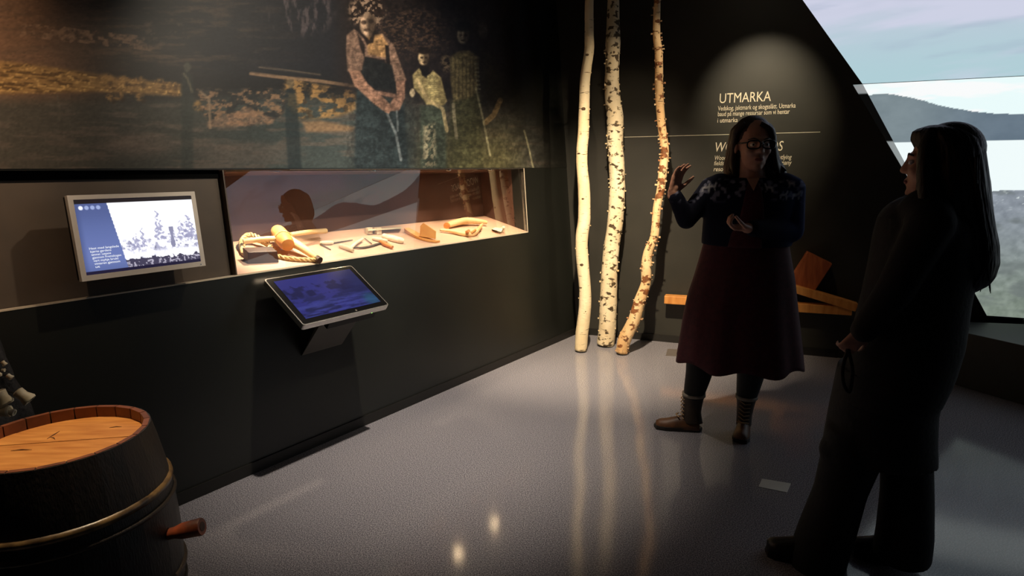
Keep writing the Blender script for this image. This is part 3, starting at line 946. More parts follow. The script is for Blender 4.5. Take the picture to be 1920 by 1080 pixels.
def mon_img(P, U, V):
    u, v = U, V
    C = np.ones(u.shape + (3,)) * np.array([250, 250, 255.])
    C = C + 0
    # treeline, bushes, rocks of the old photograph
    n1 = fbm(u * 26, v * 16, 3, 5); n2 = fbm(u * 60, v * 40, 5, 4)
    hz = .60
    bush = sst(v, hz - .06, hz + .02) * (1 - sst(v, .72, .80))
    C = mixc(C, bush * sst(n1 + .35 * n2, .58, .82), (150, 150, 178), .9)
    C = mixc(C, bush * sst(n2, .58, .75) * sst(n1, .4, .6), (92, 92, 118), .8)
    for cx, top, bot, w in ((.655, .20, .62, .045), (.50, .42, .70, .022), (.93, .28, .62, .07), (.86, .36, .62, .05), (.44, .50, .70, .04)):
        tw = np.clip((v - top) / (bot - top), 0, 1)
        tm = (np.abs(u - cx + .01 * np.sin(v * 70)) < w * (.12 + tw * (.7 + .5 * n2))) & (v > top) & (v < bot)
        C = mixc(C, tm * sst(n2, .3, .55), (140, 140, 172), .85)
    man = ((np.abs(u - .765) < .016 * (1 + .3 * np.sin(v * 30))) & (v > .44) & (v < .74))
    C = mixc(C, man * 1.0, (110, 110, 140), .85)
    C = mixc(C, ((np.abs(u - .76) < .03) & (v > .50) & (v < .60)) * sst(n2, .35, .6), (130, 130, 160), .7)
    C = mixc(C, sst(v, .70, .78) * sst(fbm(u * 40 - v * 20, v * 60, 9), .55, .7), (214, 214, 228), .9)
    C = mixc(C, (v > .86 + .07 * (n1 - .5) * 2 - .03 * (n2 - .5)) * 1.0, (40, 36, 60), .9)
    C = mixc(C, (v > .88) * sst(n2, .55, .65), (215, 210, 225), .7)
    C = mixc(C, (v < .055) * 1.0, (24, 18, 22))
    C = mixc(C, (v > .955) * 1.0, (22, 18, 46))
    edge = .245 + .10 * v
    side = (u < edge) & (v > .055) & (v < .955)
    bl = np.ones(u.shape + (3,)) * np.array([84, 98, 148.])
    bl = mixc(bl, sst(v, .25, .75) * (1 - sst(v, .8, 1)), (96, 110, 164)); bl = mixc(bl, 1 - sst(v, .1, .4), (70, 82, 128), .7)
    bl = mixc(bl, 1 - sst(u, 0, .05), (58, 70, 112), .5)
    C[side] = bl[side]
    for i, cx in enumerate((.045, .09, .135, .18)):
        C = mixc(C, ell_mask(u, v * .62, cx, .105 * .62 + .004, .017, .017, .2), (236, 240, 250) if i == 0 else (150, 164, 206), .95)
    return C
MT['mon_img'] = print_mat('monitor_display', 1.25, rough=.3)
dsp = print_grid('display', lambda U, V: mq(SX0, SY0) + ex * (U * (SX1 - SX0))[..., None] - ey * (V * (SY1 - SY0))[..., None] + nz * .0, np.linspace(0, 1, 190), np.linspace(0, 1, 130), mon_img, MT['mon_img'], mon, 'lit screen with old photograph of a man among trees')
MT['scr_white'] = emat('display_text', (.92, .94, 1, 1), .95)
for i, (s, w) in enumerate((('Hest med langslede', .235), ('kjørte gardens', .165), ('tømmer. Løypene', .155), ('gjennom Fremskogen', .23), ('vart mykje brukt', .20), ('vinteren gjennom', .205), ('ut', .035))):
    P0 = mq(SX0 + (SX1 - SX0) * (.055 + .004 * i), SY0 + (SY1 - SY0) * (.665 + .0415 * i), .001)
    text_mesh('caption_lettering', s, P0, ex, ey, nz, MT['scr_white'], dsp, w * (SX1 - SX0), .0085, 0, 0.0, .012)

# ================================================================== TOUCH KIOSK
KTL, KTR = L(1.660, .940, .06), L(2.190, .940, .06)
KBL, KBR = L(1.660, .732, .335), L(2.190, .732, .325)
ex, ey, nz, kw, kh = quad_frame(KTL, KTR, KBL)
kio = thing('touch_screen', 'tilted touch screen with blue display on a wall bracket below the niche', 'screen', L(1.92, .73, 0))
def kq(u, v, o=0.0):
    return KTL + ex * u - ey * v + nz * o
def rrect(u0, v0, u1, v1, r, o, n=5):
    pts = []
    for cx, cy, a0 in ((u1 - r, v0 + r, -90), (u1 - r, v1 - r, 0), (u0 + r, v1 - r, 90), (u0 + r, v0 + r, 180)):
        for k in range(n + 1):
            a = math.radians(a0 + 90 * k / n)
            pts.append(kq(cx + r * math.cos(a), cy + r * math.sin(a), o))
    return pts
MB().rings([rrect(0, 0, kw, kh, .014, -.03), rrect(-.001, -.001, kw + .001, kh + .001, .015, -.004), rrect(0, 0, kw, kh, .014, 0)]).build('silver_rim', MT['chrome'], kio, label='thin bright metal rim')
MB().rings([rrect(.006, .006, kw - .006, kh - .006, .01, -.002), rrect(.006, .006, kw - .006, kh - .006, .01, .0015)]).build('black_bezel', MT['black_plastic'], kio)
def kio_img(P, U, V):
    u, v = U, V
    C = np.ones(u.shape + (3,)) * np.array([48, 50, 126.])
    C = mixc(C, sst(u, .45, 1.0), (34, 40, 82), .8)
    C = mixc(C, sst(v, .2, .7) * sst(fbm(u * 9, v * 12, 3, 4), .42, .6), (30, 34, 78), .85)
    tre = (v > .30 - .14 * fbm(u * 16, u * 0, 6)) & (v < .52)
    C = mixc(C, tre * sst(fbm(u * 14, v * 10, 8), .34, .56) * (1 - sst(u, .7, .95)), (26, 28, 74), .9)
    C = mixc(C, sst(v, .62, .72) * sst(fbm(u * 4, v * 26, 9), .4, .6), (64, 70, 150), .8)
    C = mixc(C, ell_mask(u, v, .93, .88, .1, .16, .6), (40, 92, 118), .7)
    return C
MT['kio_img'] = print_mat('touch_display', .8, rough=.25, spec=.15)
MT['kio_img'].node_tree.nodes['Principled BSDF'].inputs['Base Color'].default_value = (.004, .004, .006, 1)
print_grid('display', lambda U, V: kq(.034, .03, .003) + ex * (U * (kw - .068))[..., None] - ey * (V * (kh - .064))[..., None], np.linspace(0, 1, 110), np.linspace(0, 1, 70), kio_img, MT['kio_img'], kio, 'dim blue picture of trees and water')
MB().lathe([(.006, 0), (.006, .001)], kq(kw * .60, kh - .015, .0012), 12, ex, ey, nz).build('home_button', MT['dark_metal2'], kio)
MB().box(kq(kw * .60, kh * .5, -.055), ex * .15, ey * (kh * .5 - .012), nz * .026).build('rear_case', MT['black_plastic'], kio)
MB().ell(kq(kw * .80, kh - .004, -.028), ex * .0045, ey * .0045, nz * .006, 8, 6).build('status_light', MT['led'], kio, label='small green status light')
# bracket: a plate that drops from under the screen back to the wall
cA, cB = kq(kw * .37, kh * .80, -.085), kq(kw * .86, kh * .80, -.085)
sa, sb = sto(cA)[0], sto(cB)[0]
tA, oA = sto(cA)[1:]
MB().hexa([L(sa, tA - .20, .0), L(sb, tA - .20, 0), L(sb, tA - .19, .012), L(sa, tA - .19, .012), L(sa, tA + .02, oA - .03), L(sb, tA + .02, oA - .03), L(sb, tA + .03, oA + .01), L(sa, tA + .03, oA + .01)]).build('bracket_plate', MT['dark_metal2'], kio)
MB().hexa([L(sa, tA + .0, .0), L(sb, tA, 0), L(sb, tA, oA), L(sa, tA, oA), L(sa, tA + .13, 0), L(sb, tA + .13, 0), L(sb, tA + .05, oA), L(sa, tA + .05, oA)]).build('wall_bracket', MT['dark_metal'], kio)

# ================================================================== NICHE EXHIBITS
def N(x, y, up=0.0):
    """point over the niche floor; up = height above it"""
    r = ray(x, y)
    F0 = L(0, ZF / LU[2])
    # z = ZF + up - SLOPE * (P - F0).LN0
    nn = np.array([SLOPE * LN0[0], SLOPE * LN0[1], 1.0])
    return CAM + r * (((F0 + np.array([0, 0, up]) - CAM) @ nn) / (r @ nn))
def fz(P):
    return ZF - SLOPE * ((P - L(0, ZF / LU[2])) @ LN0)
def sp(pts, n=40, closed=False):
    """smooth curve through points (Catmull-Rom)"""
    P = [np.asarray(p, float) for p in pts]
    m = len(P)
    out = []
    segs = m if closed else m - 1
    for i in range(segs):
        if closed:
            a, b, c, d = P[(i - 1) % m], P[i], P[(i + 1) % m], P[(i + 2) % m]
        else:
            a, b, c, d = P[max(i - 1, 0)], P[i], P[i + 1], P[min(i + 2, m - 1)]
        k = max(2, n // segs)
        for j in range(k):
            t = j / k
            out.append(.5 * ((2 * b) + (-a + c) * t + (2 * a - 5 * b + 4 * c - d) * t * t + (-a + 3 * b - 3 * c + d) * t ** 3))
    if not closed:
        out.append(P[-1])
    return out
def rope(mb, path, r, lay=.075):
    """three twisted strands"""
    Lc = 0
    fr_ = []
    ref = None
    for i, p in enumerate(path):
        t = path[min(i + 1, len(path) - 1)] - path[max(i - 1, 0)]
        t /= np.linalg.norm(t) + 1e-9
        if ref is None: ref = Z3 if abs(t[2]) < .9 else np.array([1., 0, 0])
        a = ref - t * (ref @ t); a /= np.linalg.norm(a); b = np.cross(t, a); ref = a
        if i: Lc += np.linalg.norm(p - path[i - 1])
        fr_.append((p, a, b, Lc))
    for k in range(3):
        mb.tube([p + r * .58 * (a * math.cos(2 * PI * (l / lay + k / 3)) + b * math.sin(2 * PI * (l / lay + k / 3))) for p, a, b, l in fr_], r * .52, 7)
ro = thing('rope_coil', 'loosely coiled pale rope at the left end of the niche', 'rope', N(470, 470))
mb = MB()
c1 = sp([N(455, 470, .012), N(453, 452, .035), N(466, 440, .05), N(486, 446, .05), N(506, 460, .03), N(498, 472, .014), N(472, 474, .012), N(452, 462, .014), N(462, 450, .03), N(488, 452, .03), N(512, 466, .014)], 150)
rope(mb, c1, .0125)
mb.build('coil', MT['rope'], ro, smooth=True)
mb = MB(); rope(mb, sp([N(455, 458, .012), N(456, 474, .012), N(474, 481, .012), N(494, 477, .012)], 60), .0125); mb.build('lower_loop', MT['rope'], ro, smooth=True)
mb = MB(); rope(mb, sp([N(505, 474, .012), N(528, 482, .012), N(555, 486, .012), N(588, 487, .013), N(592, 484, .03)], 80), .0115); mb.build('tail', MT['rope'], ro, smooth=True)
# wooden block
pA, pB = N(467, 495), N(522, 492)
dx_ = (pB - pA); wd = np.linalg.norm(dx_); dx_ /= wd
dy_ = np.cross(Z3, dx_)
if dy_ @ (CAM - pA) > 0: dy_ = -dy_
dy_ = dy_ + Z3 * SLOPE
bk = MB().hexa([pA - dx_ * .004, pB + dx_ * .004, pB + dy_ * .075, pA + dy_ * .075, pA + Z3 * .058, pB + Z3 * .058, pB + dy_ * .075 + Z3 * .058, pA + dy_ * .075 + Z3 * .058]).build('wood_block', MT['dark_wood'], bevel=.004)
tag(bk, 'dark brown wooden block with a groove in front of the rope', 'block'); set_origin(bk, (pA + pB) / 2)
# wooden maul with three shafts
ml = thing('wooden_windlass', 'fat orange wooden drum with three pale shafts beside the rope', 'tool', N(540, 470))
mb = MB(); a0, a1 = N(523, 437, .075), N(538, 457, .065)
ax_ = a1 - a0; hl = np.linalg.norm(ax_); ax_ /= hl
u_ = np.cross(ax_, Z3); u_ /= np.linalg.norm(u_); w_ = np.cross(u_, ax_)
mb.lathe([(.028, -.04), (.037, -.03), (.041, .0), (.043, hl * .5), (.041, hl * .9), (.034, hl + .02), (.026, hl + .025)], a0, 20, u_, w_, ax_)
smooth_by_angle(mb.build('drum', MT['tan_wood'], ml))
for nm, p, q, r0, r1 in (('shaft', N(545, 440, .08), N(611, 433, .06), .013, .015), ('shaft', N(542, 450, .07), N(596, 485, .02), .026, .017), ('shaft', N(525, 447, .07), N(456, 453, .05), .015, .014)):
    mb = MB().tube(sp([p, (p + q) / 2 + Z3 * .004, q], 10), list(np.linspace(r0, r1, 11)), 14)
    smooth_by_angle(mb.build(nm, MT['pale_wood'], ml))
q = N(596, 486, .02); q2 = N(600, 488.5, .018)
smooth_by_angle(MB().tube([q - (q2 - q) * .6, q2], [.0185, .019], 14).build('end_collar', MT['dark_wood'], ml))
mb = MB(); pc = [a0 + ax_ * hl * .55 + .0445 * (u_ * math.cos(q) + w_ * math.sin(q)) for q in np.linspace(0, 2 * PI, 25)]; mb.tube(pc, .004, 6); mb.build('binding_cord', MT['rope'], ml)
# knife with a pale handle
kn = thing('small_scraper', 'small pale scraper with dark iron prongs and thin iron rod', 'tool', N(612, 458))
MB().tube([N(600, 455, .012), N(612, 455, .015), N(624, 455, .012)], [.009, .012, .010], 10).build('handle', MT['white_wood'], kn, smooth=True)
MB().tube([N(601, 458, .006), N(610, 463, .005), N(620, 468, .005)], [.006, .005, .003], 8).build('prong', MT['iron'], kn)
MB().tube([N(624, 456, .006), N(642, 453, .006), N(661, 450, .006)], [.005, .004, .003], 8).build('rod', MT['iron'], kn)
# draw knife
dk = thing('draw_knife', 'curved iron draw knife with two wooden handles', 'tool', N(680, 460))
smooth_by_angle(MB().tube([N(638, 461, .012), N(650, 465, .013), N(662, 470, .012)], [.013, .014, .011], 12).build('handle', MT['white_wood'], dk))
MB().tube(sp([N(656, 466, .014), N(666, 457, .022), N(680, 448, .018)], 12), list(np.linspace(.012, .008, 13)), 10).build('shank', MT['white_wood'], dk, smooth=True)
arc = sp([N(660, 463, .006), N(676, 464, .006), N(694, 461, .006), N(713, 455, .006)], 20)
mb = MB()
mb.rings([[p + Z3 * .004, p - Z3 * .004, p + LN0 * .016 - Z3 * .004, p + LN0 * .016 + Z3 * .001] for p in arc]); mb.build('blade', MT['iron'], dk)
MB().tube([N(684, 447, .008), N(697, 457, .006)], .003, 6).build('tang', MT['iron'], dk)
smooth_by_angle(MB().tube([N(713, 453, .013), N(722, 458, .015), N(736, 464, .012)], [.010, .014, .011], 12).build('handle', MT['orange_wood'], dk))
# plane with two cheeks
pn = thing('wooden_gauge', 'pale wooden gauge of a long board with two square cheeks', 'tool', N(722, 440))
MB().hexa([N(690, 433, .012), N(754, 428.5, .012), N(753, 425, .012), N(692, 430, .012), N(690, 433, .034), N(754, 428.5, .034), N(753, 425, .034), N(692, 430, .034)]).build('board', MT['white_wood'], pn, bevel=.002)
for x in (692, 709):
    p = N(x, 439, 0)
    MB().box(p + Z3 * .021, LD * .02, LN0 * .014, Z3 * .021).build('cheek', MT['white_wood'], pn, bevel=.002)
rl = thing('wooden_rolling_pin', 'white turned wooden roller lying across the gauge', 'roller', N(738, 445))
smooth_by_angle(MB().tube([N(717, 442, .018), N(719, 442.5, .018), N(736, 447, .02), N(752, 451, .02), N(757, 452, .019)], [.012, .018, .021, .02, .013], 16).build('roller', MT['bone'], rl))
pgo = MB().tube([N(699, 447, .012), N(704, 448, .013), N(720, 451, .013), N(726, 452, .011)], [.010, .013, .013, .009], 12).build('wooden_peg', MT['white_wood'])
smooth_by_angle(pgo); tag(pgo, 'short pale wooden peg between draw knife and roller', 'peg'); set_origin(pgo, N(712, 451))
# sole with upright heel piece
sl = thing('wooden_sole', 'orange wooden sole with tall upright trapezoid fin', 'tool', N(792, 446))
top = sp([N(762, 427, .03), N(772, 433, .026), N(790, 443, .018), N(806, 449, .014), N(821, 451, .016)], 20)
mb = MB()
wv_ = np.array([LD[0], LD[1], 0])
rs = []
for i, p in enumerate(top):
    f_ = i / (len(top) - 1)
    hw = .022 + .012 * math.sin(PI * min(1, f_ * 1.15))
    b_ = np.array([p[0], p[1], fz(p) + max(0.001, (p[2] - fz(p)) - .028)])
    rs.append([p + wv_ * hw, p - wv_ * hw, b_ - wv_ * hw * .9, b_ + wv_ * hw * .9])
mb.rings(rs); mb.build('sole', MT['tan_wood'], sl, bevel=.003)
f0, f1 = N(787, 443, .02), N(817, 448, .02)
dv = np.cross(Z3, f1 - f0); dv /= np.linalg.norm(dv)
fp = [f0, f1, f1 + Z3 * .052 + (f1 - f0) * .04, f0 + (f1 - f0) * .26 + Z3 * .094, f0 + (f1 - f0) * .06 + Z3 * .07]
MB().prism([p + dv * .014 for p in fp], -dv * .028).build('fin', MT['tan_wood'], sl, bevel=.003)
# forked branches
b1 = thing('branch_hook', 'thick pale curved branch hook lying behind the forked hook', 'hook', N(876, 420))
smooth_by_angle(MB().tube(sp([N(838, 423, .022), N(850, 419, .032), N(872, 414, .04), N(895, 415, .036), N(912, 417, .03)], 24), list(np.linspace(.022, .026, 13)) + list(np.linspace(.026, .014, 12)), 14).build('stem', MT['pale_wood'], b1), 60)
smooth_by_angle(MB().tube([N(837, 423.5, .022), N(840, 422.5, .022)], [.0235, .0235], 14).build('cut_end', MT['orange_wood'], b1))
b2 = thing('forked_hook', 'forked orange wood hook with short peg and pointed tip', 'hook', N(868, 436))
smooth_by_angle(MB().tube(sp([N(825, 431, .018), N(845, 433, .02), N(868, 438, .018), N(888, 438, .018), N(897, 430, .022), N(904, 421, .03)], 30), list(np.linspace(.008, .02, 16)) + list(np.linspace(.02, .01, 15)), 12).build('stem', MT['pale_wood'], b2), 60)
smooth_by_angle(MB().tube([N(874, 436, .026), N(879, 433, .058)], [.013, .011], 10).build('peg', MT['orange_wood'], b2))
smooth_by_angle(MB().tube([N(883, 437, .03), N(892, 431, .05)], [.011, .008], 10).build('peg', MT['orange_wood'], b2))
MB().tube([N(895, 434, .012), N(902, 434, .01)], [.006, .003], 8).build('tip', MT['dark_wood'], b2)
# pale bone piece
p0_, p1_, p2_, p3_ = N(921, 427, .016), N(941, 434, .012), N(946, 424, .03), N(935, 424, .03)
bn = MB().hexa([N(921, 430, 0), N(941, 436, 0), N(947, 428, 0), N(928, 426, 0), N(923, 430, .022), N(940, 435, .024), N(944, 426, .046), N(932, 428, .03)])
bn.ell(N(944, 427, .045), (.013, 0, 0), (0, .013, 0), (0, 0, .013), 10, 6)
bn = bn.build('bone_wedge', MT['bone'], bevel=.003)
tag(bn, 'white wedge of bone at the right end of the niche', 'bone'); set_origin(bn, N(934, 431))

# ================================================================== BARREL
BC = np.array([-1.29, 1.63, 0]); BR, BH = .229, .722
bar = thing('barrel', 'dark tarred wooden barrel with honey coloured lid and wooden tap', 'barrel', BC)
def brad(z):
    return BR + .048 * (1 - ((z - BH * .46) / (BH * .54)) ** 2)
NSV = 22
for k in range(NSV):
    a0 = 2 * PI * (k + .002) / NSV; a1 = 2 * PI * (k + .998) / NSV
    mb = MB(); rs = []
    for z in np.linspace(0.0, BH, 12):
        r = brad(z)
        th = .018 if z < BH - .05 else .016
        rs.append([BC + np.array([rr * math.cos(a), rr * math.sin(a), z]) for rr, a in ((r, a0), (r * 1.003, (a0 + a1) / 2), (r, a1), (r - th, a1), (r - th, a0))])
    mb.rings(rs)
    o = mb.build('stave', MT['stave'], bar)
    smooth_by_angle(o, 30)
# chime: inner rim above the lid
LZ = BH - .032
for k in range(NSV):
    a0 = 2 * PI * (k + .03) / NSV; a1 = 2 * PI * (k + .97) / NSV
    ri, ro_ = brad(BH) - .0175, brad(BH) - .0155
    q = [BC + np.array([rr * math.cos(a), rr * math.sin(a), z]) for z in (LZ, BH + .0012) for rr, a in ((ri, a0), (brad(BH) - .002, a0), (brad(BH) - .002, a1), (ri, a1))]
    MB().hexa(q).build('chime_block', MT['chime'], bar)
# lid planks, running towards the right in the picture
rl_ = brad(BH) - .018
pv = np.array([.985, .17, 0]); pv /= np.linalg.norm(pv); qv = np.array([-pv[1], pv[0], 0])
cuts = [-rl_, -.155, -.062, .03, .118, rl_]
for i in range(5):
    c0, c1 = cuts[i] + .0007, cuts[i + 1] - .0007
    pts = []
    for cc in np.linspace(c0, c1, 9):
        pts.append((math.sqrt(max(rl_ ** 2 - cc * cc, 0)), cc))
    for cc in np.linspace(c1, c0, 9):
        pts.append((-math.sqrt(max(rl_ ** 2 - cc * cc, 0)), cc))
    dz = (0, .0015, 0, .001, 0)[i]
    poly_ = [BC + pv * a + qv * b + Z3 * (LZ - .012 + dz) for a, b in pts]
    pk = MB().prism(poly_, Z3 * .012).build('lid_plank', MT['lid'], bar)
# shakes in the lid wood
for (x0, y0, x1, y1) in ((20, 845, 60, 843), (88, 823, 112, 808), (95, 820, 103, 824), (205, 802, 228, 800)):
    p, q = floor_pt(x0, y0, BC[2] + LZ + .002), floor_pt(x1, y1, LZ + .002)
    m_ = (p + q) / 2 + np.array([0, .004, 0])
    MB().tube([p, m_, q], [.0006, .0016, .0005], 5).build('crack', MT['crack'], bar)
# hoops
for z, w in ((.545, .024), (.50, .018), (.26, .022), (.20, .022), (.07, .024)):
    prof = [(brad(z - w / 2) - .002, z - w / 2), (brad(z) + .007, z - w / 2 + .003), (brad(z) + .009, z), (brad(z) + .007, z + w / 2 - .003), (brad(z + w / 2) - .002, z + w / 2)]
    rs = [[BC + np.array([r * math.cos(q), r * math.sin(q), zz]) for q in np.arange(64) * 2 * PI / 64] for r, zz in prof]
    MB().rings(rs, cap=False).build('hoop', MT['hoop' if z == .545 else 'stave'], bar, smooth=True)
# tap
tpx = floor_pt(379, 992, .49)
ta = floor_pt(325, 1000, .40); 
zt_ = .40
def depth_pt(x, y, P0):
    """point on pixel ray at the horizontal range of P0 along the view"""
    r = ray(x, y); return CAM + r * (((P0 - CAM) @ FW) / (r @ FW))
t0 = depth_pt(322, 1000, BC + np.array([.1, .02, .45])); t1 = depth_pt(379, 987, BC + np.array([.1, .02, .45]))
dt = (t1 - t0) / np.linalg.norm(t1 - t0)
smooth_by_angle(MB().tube([t0 - dt * .05, t0 + dt * .01, t0 + dt * .03, t1 - dt * .004, t1], [.017, .017, .023, .026, .024], 18).build('tap', MT['tap'], bar, label='stubby red brown wooden tap'))
smooth_by_angle(MB().tube([t1 - dt * .012, t1 + dt * .001], [.014, .014], 12).build('tap_bore', MT['dark_wood'], bar))

# ---- dark net bundle with pale weights, behind the barrel at the frame edge
nbx = depth_pt(-35, 700, BC + np.array([-.1, .35, .8]))
nbase = np.array([nbx[0], nbx[1], 0])
nb = thing('net_bundle', 'dark hanging net bundle with pale floats behind the barrel', 'net', nbase)
mb = MB()
rs = []
ztop = nbx[2] + .12
for z in np.linspace(0, ztop, 26):
    f_ = z / ztop
    r0 = .13 * (1 - .65 * f_ ** 2.5) + .01
    rs.append([nbase + np.array([r0 * (1 + .14 * math.sin(a * 5 + z * 9) + .07 * math.sin(a * 9 - z * 23)) * math.cos(a), r0 * (1 + .14 * math.sin(a * 5 + z * 9)) * math.sin(a), z]) for a in np.arange(36) * 2 * PI / 36])
mb.rings(rs); mb.build('net', MT['net'], nb, smooth=True)
for x, y, r, ln, tx, ty in ((44, 742, .022, .05, .5, .8), (4, 745, .024, .05, .2, 1), (6, 772, .02, .04, 1, -.2), (18, 772, .012, .03, 1, .5), (7, 681, .008, .016, .4, 1), (18, 706, .009, .018, .5, .8), (6, 694, .006, .01, 1, .2), (-14, 700, .02, .04, .3, 1), (-20, 760, .024, .05, 1, .4)):
    p = depth_pt(x, y, nbx - FW * .08)
    ax_ = RI * tx - UP * ty * .6 + FW * .2; ax_ /= np.linalg.norm(ax_)
    u_ = np.cross(ax_, Z3); u_ /= np.linalg.norm(u_); w_ = np.cross(u_, ax_)
    smooth_by_angle(MB().lathe([(r * .5, -ln / 2), (r * .8, -ln * .42), (r * .72, 0), (r, ln * .38), (r * .9, ln / 2), (r * .6, ln / 2), (r * .5, ln * .3)], p, 16, u_, w_, ax_).build('float', MT['bone'], nb))
    q = nbase + np.array([0, 0, p[2] + .03]); MB().tube([p, (p + q) / 2 - Z3 * .01, q], .004, 6).build('float_cord', MT['net'], nb)

# ================================================================== BIRCH TRUNKS
def birch_material(name, light, light2, patch, dark_amt, seed, psc=9):
    m = bpy.data.materials.new(name)
    m.use_nodes = True
    nt = m.node_tree
    bs = nt.nodes['Principled BSDF']
    bs.inputs['Roughness'].default_value = .7
    tc = nt.nodes.new('ShaderNodeTexCoord')
    def nz_(scale, st, detail=4, off=0):
        mp = nt.nodes.new('ShaderNodeMapping')
        mp.inputs['Scale'].default_value = st
        mp.inputs['Location'].default_value = (seed + off, seed * .7, seed * .3)
        nt.links.new(tc.outputs['Object'], mp.inputs['Vector'])
        n = nt.nodes.new('ShaderNodeTexNoise')
        n.inputs['Scale'].default_value = scale
        n.inputs['Detail'].default_value = detail
        nt.links.new(mp.outputs[0], n.inputs['Vector'])
        return n
    def ramp(n, a, b, c0, c1):
        r = nt.nodes.new('ShaderNodeValToRGB')
        r.color_ramp.elements[0].position, r.color_ramp.elements[1].position = a, b
        r.color_ramp.elements[0].color, r.color_ramp.elements[1].color = c0, c1
        nt.links.new(n.outputs['Fac'], r.inputs[0])
        return r
    def mix(fac, a, b):
        x = nt.nodes.new('ShaderNodeMix')
        x.data_type = 'RGBA'
        nt.links.new(fac.outputs[0], x.inputs[0])
        nt.links.new(a.outputs[2] if a.bl_idname == 'ShaderNodeMix' else a.outputs[0], x.inputs[6])
        nt.links.new(b.outputs[0], x.inputs[7])
        return x
    W0, K1 = (0, 0, 0, 1), (1, 1, 1, 1)
    base = ramp(nz_(7, (1, 1, .6)), .35, .68, light, light2)
    pat = ramp(nz_(30, (1, 1, 1)), .3, .7, patch, tuple(c * .35 for c in patch[:3]) + (1,))
    f1 = ramp(nz_(psc, (1, 1, 1.6), 6), dark_amt, dark_amt + .045, W0, K1)
    x = mix(f1, base, pat)
    f2 = ramp(nz_(11, (1, 1, 9), 3, 4), .66, .70, W0, K1)
    len_ = nt.nodes.new('ShaderNodeRGB'); len_.outputs[0].default_value = srgb(104, 84, 56)
    x = mix(f2, x, len_)
    nt.links.new(x.outputs[2], bs.inputs['Base Color'])
    nb_ = nz_(45, (1, 1, 2), 6)
    bp = nt.nodes.new('ShaderNodeBump'); bp.inputs['Strength'].default_value = .5; bp.inputs['Distance'].default_value = .006
    nt.links.new(nb_.outputs['Fac'], bp.inputs['Height']); nt.links.new(bp.outputs[0], bs.inputs['Normal'])
    return m
T1 = [(662, 1089, 22), (626, 1091, 24), (573, 1097, 23), (531, 1096, 22), (478, 1091, 23), (443, 1091, 23), (408, 1095.6, 23), (355, 1095, 22), (315, 1091.5, 21), (283, 1091, 21), (252, 1093.5, 21), (205, 1095.4, 20), (157, 1096.7, 19), (126, 1100, 19), (94, 1104.7, 18), (63, 1104.6, 17), (0, 1105, 16), (-80, 1110, 15), (-170, 1106, 14)]
T2 = [(651, 1135, 32), (619, 1138.5, 32), (566, 1140.6, 32), (513, 1142.5, 31), (461, 1147, 29), (425, 1152.6, 29), (373, 1156.6, 30), (320, 1157, 29), (268, 1153, 30), (220, 1153, 31), (173, 1147.4, 28), (126, 1148, 26), (79, 1149, 28), (16, 1150, 22), (-70, 1150, 21), (-170, 1153, 20)]
T3 = [(667, 1166, 21), (636.5, 1171, 25), (601, 1188.6, 23), (566, 1199, 22), (531, 1211, 18.5), (496, 1212, 19.5), (471, 1216, 17), (443, 1227, 15.5), (390, 1231.7, 15), (355, 1239, 15), (315, 1243.5, 16), (283, 1247, 15), (252, 1243, 15), (205, 1238, 15.5), (157, 1235.6, 15), (126, 1235.6, 15), (94, 1234.5, 14.5), (63, 1231, 13.5), (0, 1232, 12), (-80, 1228, 12), (-170, 1232, 11)]
def vplane(x, y, root):
    """pixel -> point in the vertical plane through root facing the camera"""
    nn = np.array([root[0], root[1], 0.0]); nn /= np.linalg.norm(nn)
    r = ray(x, y)
    return CAM + r * (((root - CAM) @ nn) / (r @ nn))
